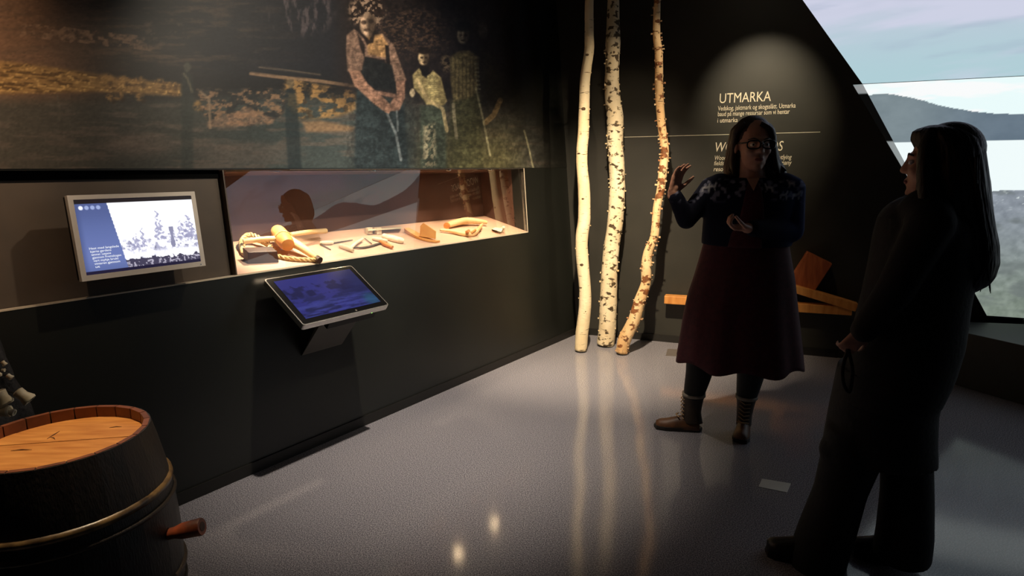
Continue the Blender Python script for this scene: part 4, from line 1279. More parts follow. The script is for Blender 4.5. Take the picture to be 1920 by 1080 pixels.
def birch(data, m, label, flakes, fcol, seed, mk=6, fk=1.0):
    rnd = random.Random(seed)
    y0, x0, w0 = data[0]
    root = floor_pt(x0, y0 - 3)
    t = thing('birch_trunk', label, 'trunk', root, 'three birch trunks standing before the wall')
    pts, rad = [], []
    for y, x, w in data:
        p = vplane(x, y, root)
        k = ((p - CAM) @ FW) / FPX
        pts.append(p); rad.append(w * k / 2)
    pts[0][2] = 0.012
    path = sp(pts, 110)
    ii = np.linspace(0, len(rad) - 1, len(path))
    R = np.interp(ii, np.arange(len(rad)), rad)
    keep = [i for i, p in enumerate(path) if p[2] < CEIL - .03]
    path = [path[i] for i in keep]; R = R[keep]
    rs = []
    seg = 22
    for i, p in enumerate(path):
        tt = path[min(i + 1, len(path) - 1)] - path[max(i - 1, 0)]; tt /= np.linalg.norm(tt)
        a = np.array([1., 0, 0]) - tt * tt[0]; a /= np.linalg.norm(a); b = np.cross(tt, a)
        ring = []
        for q in np.arange(seg) * 2 * PI / seg:
            ns = float(vn(np.array(q * 2.2 + seed), np.array(p[2] * 16.0), seed)) - .5
            n2 = float(vn(np.array(q * 5 + seed), np.array(p[2] * 45.0), seed + 3)) - .5
            ring.append(p + R[i] * (1 + .07 * ns + .05 * n2) * (a * math.cos(q) + b * math.sin(q)))
        rs.append(ring)
    o = MB().rings(rs).build('trunk', m, t, smooth=True)
    MB().lathe([(R[0] * .93, 0), (R[0] * .93, .014)], (root[0], root[1], 0), 24).build('foot_disc', MT['base'], t)
    # peeling bark curls
    mb = MB()
    for k in range(flakes):
        i = int(rnd.random() ** 1.0 * (len(path) - 3)) + 1
        q = rnd.random() * 2 * PI
        p = path[i]; tt = path[i + 1] - path[i - 1]; tt /= np.linalg.norm(tt)
        a = np.array([1., 0, 0]) - tt * tt[0]; a /= np.linalg.norm(a); b = np.cross(tt, a)
        nr = a * math.cos(q) + b * math.sin(q); tg = np.cross(tt, nr)
        base_ = p + nr * R[i] * .97
        ln, wd_ = rnd.uniform(.004, .018) * fk, rnd.uniform(.003, .014)
        sgn = rnd.choice((-1, 1))
        c = [base_, base_ + nr * ln * .5 + tg * sgn * ln * .5, base_ + nr * ln * .9 + tg * sgn * ln * .25, base_ + nr * ln * .7 + tg * sgn * ln * -.05]
        mb.rings([[x - tt * wd_ / 2, x + tt * wd_ / 2, x + tt * wd_ / 2 + nr * .0012, x - tt * wd_ / 2 + nr * .0012] for x in c])
    fo = mb.build('bark_curls', fcol, t)
    fo['kind'] = 'stuff'
    # knots / bark scars
    for k in range(mk):
        i = int(len(path) * (.06 + .8 * k / mk + .05 * rnd.random()))
        q = -PI / 2 + rnd.uniform(-.9, .9)
        p = path[i]; tt = path[i + 1] - path[i - 1]; tt /= np.linalg.norm(tt)
        a = np.array([1., 0, 0]) - tt * tt[0]; a /= np.linalg.norm(a); b = np.cross(tt, a)
        nr = a * math.cos(q) + b * math.sin(q)
        if nr @ (CAM - p) < 0: nr = -nr
        tg = np.cross(tt, nr); r = rnd.uniform(.007, .013)
        c0 = p + nr * R[i] * .96
        MB().ell(c0, tg * r * 1.3, tt * r, nr * r * .3, 12, 6).build('knot', MT['knot'], t, smooth=True)
    return t
MT['knot'] = mat('dark_bark_knot', srgb(104, 78, 50), .8, c2=srgb(50, 38, 26), nscale=60, bump=.6)
MT['birch_a'] = birch_material('smooth_birch_bark', srgb(226, 206, 164), srgb(240, 224, 188), srgb(120, 96, 62), .665, 1.3)
MT['birch_b'] = birch_material('speckled_birch_bark', srgb(216, 196, 158), srgb(234, 220, 188), srgb(92, 74, 48), .555, 5.1, 17)
MT['birch_c'] = birch_material('ruddy_birch_bark', srgb(214, 172, 118), srgb(232, 204, 158), srgb(150, 92, 48), .555, 9.7, 13)
MT['curl_pale'] = mat('pale_bark_curl', srgb(232, 214, 176), .7, c2=srgb(200, 172, 124), nscale=30)
MT['curl_red'] = mat('ruddy_bark_curl', srgb(226, 200, 156), .7, c2=srgb(170, 110, 66), nscale=30)
birch(T1, MT['birch_a'], 'smooth slim pale birch trunk in the wall corner', 22, MT['curl_pale'], 3, 6, .7)
birch(T2, MT['birch_b'], 'thickest birch trunk with dark speckled bark between two slimmer trunks', 150, MT['curl_pale'], 11, 8)
birch(T3, MT['birch_c'], 'crooked thin ruddy birch trunk with peeling bark', 300, MT['curl_red'], 23, 6, 1.25)

# ================================================================== WOODEN TRAP ON THE BACK WALL
tp = thing('wooden_trap', 'honey coloured wooden beam trap with tilted block on the black back wall', 'trap', B(1.4, .36, .08))
def bb_(x, y, o): return B(*bpt(x, y, o), o)
def beam(name, a, b, hgt, o0, o1, m):
    """a, b: (s, z) of the lower edge ends"""
    (sa_, za), (sb_, zb) = a, b
    dv_ = np.array([sb_ - sa_, zb - za]); dv_ /= np.linalg.norm(dv_); nv_ = np.array([-dv_[1], dv_[0]]) * hgt
    p = []
    for o_ in (o0, o1):
        p += [B(sa_, za, o_), B(sb_, zb, o_), B(sb_ + nv_[0], zb + nv_[1], o_), B(sa_ + nv_[0], za + nv_[1], o_)]
    return MB().hexa(p).build(name, m, tp, bevel=.006)
beam('lower_beam', (.735, .362), (2.10, .372), .066, .06, .15, MT['honey_wood'])
beam('raised_beam', (1.60, .545), (2.12, .405), .060, .07, .16, MT['honey_wood'])
beam('tilted_block', (1.640, .56), (1.815, .475), .30, .02, .11, MT['block_wood'])
beam('prop', (1.62, .43), (1.70, .43), .12, .075, .13, MT['honey_wood'])
for s_ in (.9, 1.9):
    MB().box(B(s_, .39, .03), BE * .02, Z3 * .02, BM * .031).build('wall_peg', MT['dark_metal'], tp)

# ================================================================== FLOOR MARKS
def floor_patch(name, px, m, label, cat, hgt=.0015):
    P = [floor_pt(x, y) for x, y in px]
    o = MB().prism([p + Z3 * .0004 for p in P], Z3 * hgt).build(name, m)
    tag(o, label, cat); set_origin(o, sum(P) / len(P))
floor_patch('floor_tape', [(1422, 913), (1429, 898), (1483, 907), (1476, 924)], MT['tape'], 'pale rectangle of tape stuck on the grey floor', 'tape')
floor_patch('floor_outlet', [(1248, 667), (1252, 655), (1300, 657), (1298, 670)], MT['plate'], 'flat grey outlet cover in the floor by the wall', 'outlet', .004)

# ================================================================== PEOPLE
def fuse(name, mb, voxel, m, parent, smooth_it=6, label=None, colfn=None):
    """overlapping closed shapes grown together into one continuous skin"""
    me = bpy.data.meshes.new(name)
    me.from_pydata(mb.v, [], mb.f)
    me.update()
    bm = bmesh.new(); bm.from_mesh(me)
    bmesh.ops.recalc_face_normals(bm, faces=bm.faces)
    bm.to_mesh(me); bm.free()
    o = bpy.data.objects.new(name, me)
    col.objects.link(o)
    r = o.modifiers.new('r', 'REMESH'); r.mode = 'VOXEL'; r.voxel_size = voxel
    s = o.modifiers.new('s', 'SMOOTH'); s.iterations = smooth_it; s.factor = .5
    dg = bpy.context.evaluated_depsgraph_get()
    out = bpy.data.meshes.new_from_object(o.evaluated_get(dg))
    bpy.data.objects.remove(o); bpy.data.meshes.remove(me)
    out.name = name
    out.polygons.foreach_set('use_smooth', [True] * len(out.polygons))
    out.materials.clear()
    if colfn:
        n = len(out.vertices); a = np.zeros(n * 3, np.float32); out.vertices.foreach_get('co', a); a = a.reshape(-1, 3)
        C = lin(colfn(a.astype(float)))
        at = out.color_attributes.new('Col', 'FLOAT_COLOR', 'POINT')
        at.data.foreach_set('color', np.concatenate([C, np.ones((n, 1))], 1).astype(np.float32).reshape(-1))
    return link(name, out, m, parent, label)

def nrm(v):
    v = np.asarray(v, float); return v / np.linalg.norm(v)

def add_head(mb, C, hx, hf, hz, k=1.0):
    e = lambda x, f, z, a, b, c: mb.ell(C + k * (hx * x + hf * f + hz * z), hx * a * k, hf * b * k, hz * c * k, 20, 14)
    e(0, -.012, .035, .076, .096, .092)      # skull
    e(0, .028, -.02, .064, .064, .086)       # face
    e(0, .040, -.072, .046, .050, .046)      # jaw
    e(0, .070, -.100, .024, .022, .018)      # chin
    e(0, .078, .022, .046, .020, .012)       # brow
    for s in (-1, 1):
        e(s * .036, .066, -.026, .022, .022, .022)   # cheeks
        e(s * .078, -.008, -.01, .010, .020, .030)   # ears
    mb.capsule(C + k * (hf * .090 + hz * .012), C + k * (hf * .103 + hz * -.026), .009 * k, .0125 * k, 10)  # nose
    for s in (-1, 1):
        e(s * .011, .096, -.030, .009, .010, .008)
    e(0, .086, -.058, .022, .012, .0065); e(0, .083, -.070, .019, .012, .0075)   # lips

def face_parts(par, C, hx, hf, hz, k=1.0):
    for s in (-1, 1):
        ec = C + k * (hx * s * .031 + hf * .079 + hz * .000)
        eo = MB().ell(ec, hx * .0125 * k, hf * .0125 * k, hz * .0095 * k, 12, 8).build('eye', MT['eye'], par, smooth=True)
        MB().ell(ec + hf * .0085 * k, hx * .0055 * k, hf * .005 * k, hz * .0055 * k, 10, 6).build('iris', MT['iris'], eo, smooth=True)
        MB().tube([C + k * (hx * s * .012 + hf * .094 + hz * .022), C + k * (hx * s * .032 + hf * .091 + hz * .028), C + k * (hx * s * .052 + hf * .076 + hz * .022)], [.003, .004, .002], 6).build('eyebrow', MT['hair_brown'], par, smooth=True)
    MB().ell(C + k * (hf * .0885 + hz * -.064), hx * .021 * k, hf * .010 * k, hz * .010 * k, 14, 8).build('lips', MT['lip'], par, smooth=True)

def add_hand(mb, W, d, pn, sz, curl, side, spread=.12):
    """W wrist, d finger direction, pn palm normal, side = +1 thumb on +w"""
    d, pn = nrm(d), nrm(pn); pn = nrm(pn - d * (pn @ d)); w = np.cross(d, pn) * side
    P = lambda a, b, c: W + sz * (d * a + w * b + pn * c)
    mb.capsule(W - d * .02, P(.02, 0, 0), .024 * sz, .025 * sz, 12)
    for b in (-.026, -.009, .009, .026):
        mb.capsule(P(.01, b * .7, 0), P(.082, b * 1.05, 0), .0145 * sz, .0115 * sz, 10)
    mb.ell(P(.045, 0, 0), d * .048 * sz, w * .038 * sz, pn * .015 * sz, 14, 10)
    for (b, ln) in ((.028, .070), (.0095, .080), (-.0095, .075), (-.027, .058)):
        p = P(.084, b * 1.05, 0)
        ang = 0; dd = nrm(d + w * b * 4 * spread / .12 * .6)
        for j, fr_ in enumerate((.45, .31, .24)):
            ang += curl * (.8, 1.0, .7)[j]
            v = dd * math.cos(ang) + pn * math.sin(ang)
            q = p + v * ln * fr_ * sz
            mb.capsule(p, q, (.0092, .0084, .0076)[j] * sz, (.0084, .0076, .0066)[j] * sz, 8)
            p = q
    p = P(.016, .026, .006)
    for (a, b, c, r0, r1) in ((.030, .024, .012, .0135, .0110), (.026, .012, .010 + .012 * curl, .0105, .0095), (.022, .002, .008 + .016 * curl, .0092, .0076)):
        q = p + sz * (d * a + w * b + pn * c)
        mb.capsule(p, q, r0 * sz, r1 * sz, 8); p = q

def loft(mb, rings, ax, ay, n=36):
    """rings of (centre, half width, half depth)"""
    mb.rings([[c + ax * a * math.cos(q) + ay * b * math.sin(q) for q in np.arange(n) * 2 * PI / n] for c, a, b in rings])

def hair_loft(name, rings, ax, ay, m, par, seed, amp=.06, n=120, label=None):
    rs = []
    for k, (c, a, b) in enumerate(rings):
        qs = np.arange(n) * 2 * PI / n
        nzv = vn(np.cos(qs) * 9 + seed, np.sin(qs) * 9 + k * .12, seed) - .5
        nz2 = vn(np.cos(qs) * 22 + seed, np.sin(qs) * 22 + k * .07, seed + 5) - .5
        f_ = 1 + amp * nzv + amp * .8 * nz2
        rs.append([c + ax * a * math.cos(q) * f_[i] + ay * b * math.sin(q) * f_[i] for i, q in enumerate(qs)])
    return MB().rings(rs).build(name, m, par, smooth=True, label=label)

def interp_rings(keys, pf, n=40):
    """keys: (y_px, x_px, half_px, half_depth_m, depth_m) -> smooth rings"""
    K = np.array(keys, float)
    ys = np.linspace(K[0, 0], K[-1, 0], n)
    out = []
    for y in ys:
        x, hw, hd, dp = [np.interp(y, K[:, 0], K[:, i]) for i in (1, 2, 3, 4)]
        c = pf(x, y, dp)
        k = ((c - CAM) @ FW) / FPX
        out.append((c, hw * k, hd))
    return out

class Person:
    def __init__(self, name, label, root, group=None):
        self.root = np.asarray(root, float)
        self.fv = nrm([-root[0], -root[1], 0])
        self.rv = np.array([-self.fv[1], self.fv[0], 0])
        if self.rv @ RI < 0: self.rv = -self.rv
        self.t = thing(name, label, 'person', root, group)
    def __call__(self, x, y, dep=0.0):
        return vplane(x, y, self.root + self.fv * dep)

# ------------------------------------------------ the guide in the maroon dress
W = Person('person', 'person in patterned dark cardigan, maroon dress, glasses and brown boots, gesturing', (floor_pt(1290, 806) + floor_pt(1392, 822)) / 2)
rv, fv, pt = W.rv, W.fv, W.t
hf = nrm(fv * math.cos(.32) + rv * math.sin(.32) - Z3 * .02); hx = nrm(np.cross(hf, Z3)); hz = np.cross(hx, hf)
if hz[2] < 0: hz = -hz
HC = W(1412, 272, .02)
KH = 1.08
mb = MB()
add_head(mb, HC, hx, hf, hz, KH)
mb.capsule(HC + hz * -.06 - hf * .01, W(1411, 345, -.01), .056, .066)
loft(mb, [(W(1411, 334), .07, .06), (W(1411, 346), .17, .085), (W(1410, 368), .205, .105), (W(1405, 405), .21, .12), (W(1400, 450), .20, .115), (W(1396, 500), .215, .13), (W(1394, 540), .22, .14)], rv, fv)
# arms under the sleeves
sA, eA, wA = W(1333, 354, 0), W(1287, 411, .06), W(1262, 360, .12)
sB_, eB, wB = W(1484, 356, 0), W(1484, 432, .03), W(1408, 428, .24)
mb.capsule(sA, eA, .045, .040); mb.capsule(eA, wA, .040, .028)
mb.capsule(sB_, eB, .045, .040); mb.capsule(eB, wB, .040, .028)
add_hand(mb, wA, Z3 + rv * .25 + fv * .1, nrm(fv * .6 + rv * .8), 1.0, .30, 1, .2)
add_hand(mb, wB, -rv + fv * .25 + Z3 * .05, nrm(Z3 * .8 + fv * .1 - rv * .1), 1.0, .95, -1)
# legs
A1, A2 = floor_pt(1292, 806), floor_pt(1393, 812)
TB1, TB2 = vplane(1301, 738, A1), vplane(1400, 742, A2)
for x0, x1, T_, A_ in ((1330, 1312, TB1, A1), (1420, 1409, TB2, A2)):
    mb.capsule(W(x0, 545), W(x1, 680), .095, .055); mb.capsule(W(x1, 680), T_, .055, .036); mb.capsule(T_, A_ + Z3 * .10, .036, .028)
fuse('body', mb, .0048, MT['skin'], pt, 4)
face_parts(pt, HC, hx, hf, hz, KH)
# tights
for xa, wa, T_, A_ in ((1312, 25, TB1, A1), (1409, 26, TB2, A2)):
    k = ((W(xa, 690) - CAM) @ FW) / FPX
    path = sp([W(xa + 4, 640), W(xa, 690), T_ * .9 + W(xa, 690) * .1, T_ * .8 + A_ * .2], 18)
    MB().tube(path, list(np.interp(np.linspace(0, 3, len(path)), [0, 1, 2, 3], [28 * k, wa * k, 19.5 * k, 15 * k])), 24).build('stocking', MT['tights'], pt, smooth=True, label='black tights')
# dress: bodice and flared skirt with folds
keys = [(352, 1410, 60, .10, 0), (375, 1408, 72, .128, 0), (405, 1404, 74, .145, .01), (440, 1399, 73, .14, .01), (470, 1397, 78, .15, .01), (520, 1394, 89, .185, .01), (560, 1389, 97, .21, .01), (600, 1387, 103, .235, .01), (640, 1386, 108, .255, .01), (676, 1384.5, 112.5, .27, .01)]
rg = interp_rings(keys, W, 46)
n = 96
rs = []
for k, (c, a, b) in enumerate(rg):
    f_ = max(0, (k - 14) / 31)
    row = []
    for q in np.arange(n) * 2 * PI / n:
        fold = 1 + f_ * (.030 * math.sin(7 * q + .6) + .018 * math.sin(13 * q + 2.1) + .012 * math.sin(3 * q))
        row.append(c + rv * a * math.cos(q) * (1 + (fold - 1) * abs(math.sin(q)) ** .5) + fv * b * math.sin(q) * fold - Z3 * f_ * .014 * math.sin(7 * q + .6))
    rs.append(row)
dr = MB().rings(rs, cap=False)
inner = [[p * 1.0 + (c - p) * .025 for p in r] for r, (c, a, b) in zip(rs, rg)]
o_ = len(dr.v)
dr.rings(inner, cap=False)
for i in range(n):
    j = (i + 1) % n
    dr.f.append((45 * n + i, 45 * n + j, o_ + 45 * n + j, o_ + 45 * n + i))
dr.build('dress', MT['dress'], pt, smooth=True, label='dark maroon knee length dress')
# cardigan with a light patterned yoke, open at the front
def card_col(P):
    v = P - CAM; z = v @ FW
    X, Y = 960 + FPX * (v @ RI) / z, 540 - FPX * (v @ UP) / z
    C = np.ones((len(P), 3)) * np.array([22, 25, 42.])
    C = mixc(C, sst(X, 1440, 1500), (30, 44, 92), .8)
    fr_ = 1.0
    yoke = (1 - sst(Y, 372, 384)) * (1 - sst(np.abs(X - 1411), 92, 100) * 0)
    m = sst(vn(P @ rv * 60, P[:, 2] * 60, 4), .62, .74) * yoke * sst(Y, 330, 340)
    C = mixc(C, m, (150, 152, 178), .75)
    # little animal figures round the yoke
    for cx, cy, s in ((1336, 350, 1), (1324, 352, 1), (1442, 352, -1), (1470, 366, 1), (1493, 366, 1), (1484, 345, -1)):
        b = np.maximum.reduce([line_mask(X, Y, [(cx - 5 * s, cy), (cx + 4 * s, cy - 1)], 2.2, 1), line_mask(X, Y, [(cx + 4 * s, cy - 1), (cx + 7 * s, cy - 7)], 1.6, 1), line_mask(X, Y, [(cx - 5 * s, cy), (cx - 7 * s, cy + 7)], 1.2, 1), line_mask(X, Y, [(cx + 3 * s, cy), (cx + 5 * s, cy + 7)], 1.2, 1)])
        C = mixc(C, b * ((P - W.root) @ fv > -.02), (196, 198, 208), .9)
    return C
MT['cardigan'] = print_mat('patterned_knit', None, rough=.9, spec=.15, bump=.5)
mb = MB()
loft(mb, interp_rings([(333, 1411, 34, .075, -.015), (342, 1411, 64, .10, -.01), (356, 1411, 82, .128, 0), (378, 1409, 82, .145, .005), (410, 1402, 80, .158, .01), (435, 1399, 79, .158, .01), (458, 1398, 80, .16, .01)], W, 22), rv, fv, 40)
mb.capsule(sA, eA, .060, .052); mb.capsule(eA, wA - (wA - eA) * .14, .052, .038)
mb.capsule(sB_, eB, .066, .060); mb.capsule(eB, wB - (wB - eB) * .06, .058, .041)
mb.capsule(W(1350, 350), sA, .07, .062); mb.capsule(W(1470, 350), sB_, .07, .068)
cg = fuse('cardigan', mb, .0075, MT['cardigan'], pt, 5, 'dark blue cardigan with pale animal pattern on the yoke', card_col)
# dress front showing between the open cardigan edges, and neckline skin
pf = []
for y, x0, x1 in ((338, 1404, 1418), (352, 1399, 1424), (375, 1394, 1428), (405, 1387, 1428), (435, 1372, 1424), (459, 1366, 1424)):
    pf.append((y, x0, x1))
rr_ = interp_rings([(333, 1411, 34, .075, -.015), (342, 1411, 64, .10, -.01), (356, 1411, 82, .128, 0), (378, 1409, 82, .145, .005), (410, 1402, 80, .158, .01), (435, 1399, 79, .158, .01), (458, 1398, 80, .16, .01)], W, 22)
rows = []
for c, a, b in rr_:
    xc, yc = to_px(c)
    x0, x1 = np.interp(yc, [q[0] for q in pf], [q[1] for q in pf]), np.interp(yc, [q[0] for q in pf], [q[2] for q in pf])
    k = ((c - CAM) @ FW) / FPX
    row = []
    for u in np.linspace(x0, x1, 9):
        s_ = np.clip((u - xc) * k / a, -.95, .95)
        row.append(c + rv * a * s_ + fv * (b * math.sqrt(1 - s_ * s_) + .005))
    rows.append(row + [p - fv * .008 for p in row[::-1]])
MB().rings(rows).build('dress_front', MT['dress'], pt, smooth=True)
nk = [W(1400, 334, .118), W(1424, 334, .118), W(1413, 358, .146)]
MB().prism([p + fv * .004 for p in nk], -fv * .03).build('neckline', MT['skin'], pt)
# hair
hk = [(224, 1412, 9, .03, -.01), (227, 1412, 21, .062, -.01), (233, 1412, 31, .088, -.015), (243, 1411, 38, .104, -.02), (258, 1411, 41, .108, -.028), (275, 1410, 43, .098, -.045), (295, 1410, 46, .085, -.06), (312, 1412, 52, .075, -.06), (326, 1416, 54, .06, -.055), (338, 1418, 46, .045, -.05), (345, 1418, 34, .03, -.05)]
hair_loft('hair', interp_rings(hk, W, 36), rv, fv, MT['hair_brown'], pt, 3, .07, label='brown shoulder length hair')
mb = MB()
for s in (-1, 1):      # locks that frame the face
    xs = ((1398, 1381, 1376, 1374, 1378), (1426, 1446, 1450, 1454, 1462))[s > 0]
    for j in range(5):
        path = sp([W(xs[0], 232 + j, .085 - j * .012), W(xs[1], 246, .075 - j * .018), W(xs[2], 275, .04 - j * .018), W(xs[3], 305, .02 - j * .015), W(xs[4] + j * 3 * s, 332 - 3 * j, .0)], 24)
        mb.tube(path, list(np.interp(np.linspace(0, 1, len(path)), [0, .3, .8, 1], [.014, .016, .015, .004])), 8)
mb.build('hair_locks', MT['hair_brown'], pt, smooth=True)
MB().ell(HC + KH * (hz * .046 - hf * .027), hx * .085 * KH, hf * .100 * KH, hz * .089 * KH, 28, 18).build('hair_crown', MT['hair_brown'], pt, smooth=True)
# glasses
gl = []
k = KH
for s in (-1, 1):
    c = HC + k * (hx * s * .034 + hf * .108 + hz * .000)
    pts = [c + hx * .030 * math.copysign(abs(math.cos(a)) ** .6, math.cos(a)) - hf * .010 * abs(math.cos(a)) * (s * math.cos(a) > 0) + hz * .019 * math.copysign(abs(math.sin(a)) ** .7, math.sin(a)) for a in np.arange(28) * 2 * PI / 28]
    MB().tube(pts, .0038, 8, closed=True).build('glasses_rim', MT['glasses'], pt, smooth=True, label='black glasses frame')
    MB().tube([c + hx * s * .030 - hf * .008 + hz * .010, c + hx * s * .048 - hf * .04 + hz * .008, c + hx * s * .050 - hf * .12 + hz * .006], .003, 6).build('glasses_temple', MT['glasses'], pt)
MB().tube([HC + k * (hx * -.008 + hf * .110 + hz * .004), HC + k * (hf * .115 + hz * .007), HC + k * (hx * .008 + hf * .110 + hz * .004)], .003, 6).build('glasses_bridge', MT['glasses'], pt)

# boots
def boot(par, ankle, toe_dir, shaft_top, k=1.0, toe_len=.20):
    a0 = np.array([ankle[0], ankle[1], 0.0])
    td = nrm([toe_dir[0], toe_dir[1], 0]); sd = np.array([-td[1], td[0], 0])
    sole = MB()
    outl = [(-.075, .0), (-.06, .032), (0, .036), (.07, .042), (.14, .046), (.19, .034), (.205, 0), (.19, -.034), (.14, -.046), (.07, -.042), (0, -.036), (-.06, -.032)]
    sc = toe_len / .20
    poly_ = [a0 + td * u * sc * k + sd * v * k + Z3 * .001 for u, v in outl]
    sole.prism(poly_, Z3 * .022)
    bt = MB()
    prof = [(-.055, .055, .034), (-.03, .075, .037), (.03, .072, .039), (.08, .056, .042), (.13, .042, .043), (.17, .036, .037), (.193, .024, .022)]
    rs_ = []
    for u, hgt, hw in prof:
        rs_.append([a0 + td * u * sc * k + sd * hw * k * math.cos(q) + Z3 * (.014 + hgt * k * max(0, math.sin(q)) + .004 * math.sin(q)) for q in np.arange(20) * 2 * PI / 20])
    bt.rings(rs_)
    top = np.asarray(shaft_top, float)
    base_ = a0 - td * .012 + Z3 * .05
    mid = a0 - td * .01 + Z3 * .11
    sh = MB()
    n_ = 24
    pth = [base_, mid, (mid + top) / 2, top]
    rad_ = [(.060, .040), (.050, .041), (.053, .046), (.060, .055)]
    rs2 = [[p + td * ru * k * math.cos(q) + sd * rw * k * math.sin(q) for q in np.arange(n_) * 2 * PI / n_] for p, (ru, rw) in zip(sp(pth, 18), [(np.interp(t_, [0, 1, 2, 3], [r[0] for r in rad_]), np.interp(t_, [0, 1, 2, 3], [r[1] for r in rad_])) for t_ in np.linspace(0, 3, 19)])]
    sh.rings(rs2)
    b_ = bt.build('boot_foot', MT['boot'], par, smooth=True, label='brown leather lace-up boot')
    sole.build('boot_sole', MT['sole'], b_, bevel=.004)
    s_ = sh.build('boot_shaft', MT['boot_shaft'], par, smooth=True)
    MB().rings([[p + (p - top) * .06 + Z3 * dz for p in rs2[-1]] for dz in (-.012, .006)] ).build('boot_cuff', MT['boot_trim'], s_, smooth=True)
    mb_ = MB()
    for z_ in np.linspace(.075, max(.12, top[2] - .03), 6):
        f_ = (z_ - .05) / (top[2] - .05)
        c_ = base_ + (top - base_) * f_
        u_ = .056 + .006 * f_
        mb_.tube([c_ + td * u_ * .8 * k + sd * .028, c_ + td * (u_ + .006) * k, c_ + td * u_ * .8 * k - sd * .028 + Z3 * .012], .003, 6)
    mb_.tube([a0 + td * .06 + Z3 * .085 + sd * .03, a0 + td * .075 + Z3 * .09, a0 + td * .06 + Z3 * .085 - sd * .03], .004, 6)
    mb_.build('laces', MT['lace'], s_)
    return b_
boot(pt, A1, -rv * 1.0 + fv * .12, TB1, 1.0, .19)
boot(pt, A2, fv * 1.0 - rv * .12, TB2, 1.0, .15)

# ------------------------------------------------ the visitor in black
V = Person('person', 'person in black coat and wide black trousers with long dark hair, seen in profile', floor_pt(1590, 1050))
rv, fv, pt = V.rv, V.fv, V.t
hf = nrm(-rv * 1.0 - fv * .10 + Z3 * .02); hx = nrm(np.cross(hf, Z3)); hz = nrm(np.cross(hx, hf))
if hz[2] < 0: hz = -hz
HC2 = V(1765, 305, 0)
KV = .97
mb = MB()
add_head(mb, HC2, hx, hf, hz, KV)
mb.capsule(HC2 - hz * .06 - hf * .02, V(1742, 395), .052, .062)
loft(mb, interp_rings([(385, 1738, 60, .06, 0), (410, 1735, 74, .15, 0), (480, 1726, 74, .15, 0), (560, 1712, 70, .14, 0), (640, 1695, 70, .14, 0), (720, 1680, 72, .15, 0)], V, 14), rv, fv)
sN, eN, wN = V(1745, 420, .17), V(1678, 545, .20), V(1618, 622, .20)
sF, eF, wF = V(1725, 420, -.17), V(1690, 545, -.2), V(1660, 630, -.1)
for s_, e_, w_ in ((sN, eN, wN), (sF, eF, wF)):
    mb.capsule(s_, e_, .042, .036); mb.capsule(e_, w_, .036, .026)
add_hand(mb, wN, nrm(V(1590, 652, .2) - wN), nrm(-fv * .8 - rv * .3), .78, .8, 1)
add_hand(mb, wF, nrm(V(1640, 660, -.1) - wF), nrm(fv * .8), .95, .6, -1)
for h_, k_, a_ in ((V(1640, 720, .03), V(1590, 880, .04), V(1535, 1020, .04)), (V(1692, 720, -.05), V(1698, 880, -.04), V(1690, 1020, -.04))):
    mb.capsule(h_, k_, .08, .056); mb.capsule(k_, a_, .056, .036)
fuse('body', mb, .005, MT['skin'], pt, 4)
face_parts(pt, HC2, hx, hf, hz, KV)
# coat
mb = MB()
loft(mb, interp_rings([(368, 1735, 36, .07, 0), (385, 1738, 66, .10, 0), (405, 1738, 80, .17, 0), (440, 1735, 86, .19, 0), (500, 1727, 88, .185, 0), (560, 1714, 88, .18, 0), (640, 1698, 92, .19, 0), (700, 1680, 91, .20, 0), (748, 1662, 86, .20, 0)], V, 30), rv, fv, 44)
for s_, e_, w_ in ((sN, eN, wN), (sF, eF, wF)):
    mb.capsule(s_, e_, .066, .056); mb.capsule(e_, w_ - (w_ - e_) * .04, .056, .042)
mb.capsule(V(1735, 400, .08), sN, .08, .068); mb.capsule(V(1735, 400, -.08), sF, .08, .068)
fuse('coat', mb, .009, MT['coat'], pt, 6, 'black coat')
# collar / scarf
mb = MB()
loft(mb, interp_rings([(366, 1744, 40, .07, 0), (376, 1740, 48, .085, 0), (388, 1736, 52, .10, 0), (400, 1732, 50, .095, 0)], V, 12), rv, fv, 30)
mb.build('scarf', MT['coat'], pt, smooth=True)
# trousers: two wide legs grown together
mb = MB()
loft(mb, interp_rings([(690, 1672, 90, .185, 0), (760, 1655, 88, .185, 0), (820, 1648, 92, .18, 0), (852, 1646, 95, .16, 0)], V, 10), rv, fv, 40)
loft(mb, interp_rings([(800, 1606, 52, .11, .06), (860, 1595, 51, .11, .06), (920, 1575, 45, .11, .06), (990, 1551, 49, .12, .06), (1050, 1531, 50, .125, .06), (1072, 1524, 52, .13, .06)], V, 22), rv, fv, 36)
loft(mb, interp_rings([(800, 1690, 50, .11, -.05), (870, 1700, 43, .105, -.05), (930, 1700, 44, .11, -.05), (1000, 1696, 47, .115, -.05), (1040, 1690, 48, .12, -.05)], V, 18), rv, fv, 36)
mb.capsule(V(1575, 845, .08), V(1590, 845, .08), .07, .06)
fuse('trousers', mb, .009, MT['trousers'], pt, 5, 'wide black trousers')
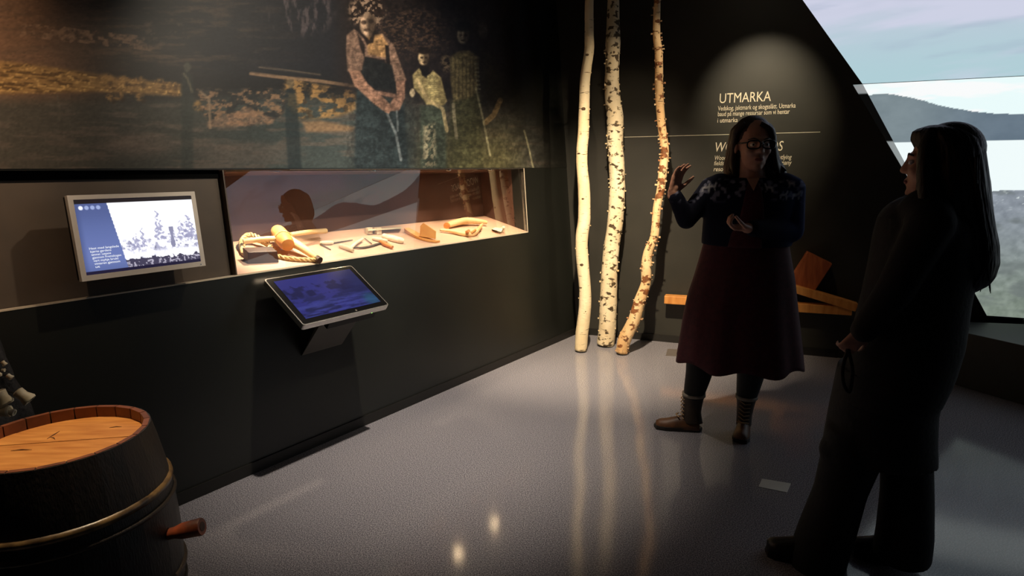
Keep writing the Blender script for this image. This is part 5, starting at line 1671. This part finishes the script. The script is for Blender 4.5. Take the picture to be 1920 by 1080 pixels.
# shoes
def shoe(par, heel, toe):
    a = np.array([heel[0], heel[1], 0]); td = nrm([toe[0] - heel[0], toe[1] - heel[1], 0]); sd = np.array([-td[1], td[0], 0]); ln = np.linalg.norm((toe - heel)[:2])
    rs_ = []
    for f_, hgt, hw in ((0, .05, .026), (.08, .075, .034), (.3, .085, .038), (.5, .065, .042), (.75, .05, .044), (.92, .042, .036), (1, .03, .018)):
        rs_.append([a + td * ln * f_ + sd * hw * math.cos(q) + Z3 * (.016 + hgt * max(0, math.sin(q)) + .004 * math.sin(q)) for q in np.arange(20) * 2 * PI / 20])
    s_ = MB().rings(rs_).build('shoe', MT['shoe'], par, smooth=True, label='black shoe')
    MB().prism([a + td * ln * (f_ * 1.02 - .01) + sd * w_ for f_, w_ in ((0, .02), (.1, .036), (.5, .044), (.8, .046), (.95, .034), (1.01, 0), (.95, -.034), (.8, -.046), (.5, -.044), (.1, -.036), (0, -.02))], Z3 * .02).build('shoe_sole', MT['sole'], s_)
shoe(pt, floor_pt(1530, 1056), floor_pt(1436, 1034))
shoe(pt, floor_pt(1690, 1052), floor_pt(1594, 1034))
# long hair
hk = [(235, 1757, 14, .035, 0), (238, 1761, 30, .06, 0), (246, 1765, 45, .085, 0), (260, 1773, 54, .098, 0), (280, 1781, 53, .104, 0), (300, 1784, 53, .106, 0), (340, 1783, 58, .108, 0), (380, 1785, 59, .112, 0), (420, 1790, 60, .115, 0), (455, 1797, 60, .11, 0), (490, 1806, 54, .10, 0), (515, 1814, 42, .085, 0), (532, 1822, 26, .06, 0), (545, 1820, 10, .03, 0)]
hair_loft('hair', interp_rings(hk, V, 60), rv, fv, MT['hair_black'], pt, 9, .06, label='long dark wavy hair')
mb = MB()
rnd = random.Random(5)
for j in range(46):
    d_ = rnd.uniform(-.10, .10); x0 = rnd.uniform(1800, 1835)
    off = rnd.uniform(-6, 8)
    xe = rnd.uniform(1800, 1858); ye = rnd.uniform(505, 552)
    path = sp([V(x0, 290, d_), V(1832 + off, 350, d_), V(1840 + off, 400, d_), V(1850 + off + rnd.uniform(-4, 4), 450, d_), V(1852 + off * .7, 490, d_), V(xe, ye, d_ * .8)], 26)
    mb.tube(path, list(np.interp(np.linspace(0, 1, len(path)), [0, .2, .8, 1], [.004, .007, .006, .001])), 6)
for d_ in (.085, .092, .08):      # locks beside the face
    path = sp([V(1750, 245, d_ * .7), V(1736, 280, d_), V(1734, 330, d_ + .02), V(1734, 380, d_ + .05), V(1738, 450, d_ + .06)], 20)
    mb.tube(path, list(np.interp(np.linspace(0, 1, len(path)), [0, .5, 1], [.02, .024, .01])), 8)
mb.build('hair_locks', MT['hair_black'], pt, smooth=True)
MB().ell(HC2 + KV * (hz * .039 - hf * .018), hx * .086 * KV, hf * .097 * KV, hz * .092 * KV, 28, 18).build('hair_crown', MT['hair_black'], pt, smooth=True)
# strap hanging from the hand
hp = V(1590, 655, .2)
st_ = MB().tube(sp([hp, V(1580, 690, .2), V(1582, 720, .2), V(1592, 735, .2), V(1597, 715, .2), V(1598, 690, .2), hp + Z3 * .002], 36), .006, 8).build('wrist_strap', MT['coat'], smooth=True)
tag(st_, 'dark strap loop hanging from the hand of the person in black', 'strap'); set_origin(st_, hp)
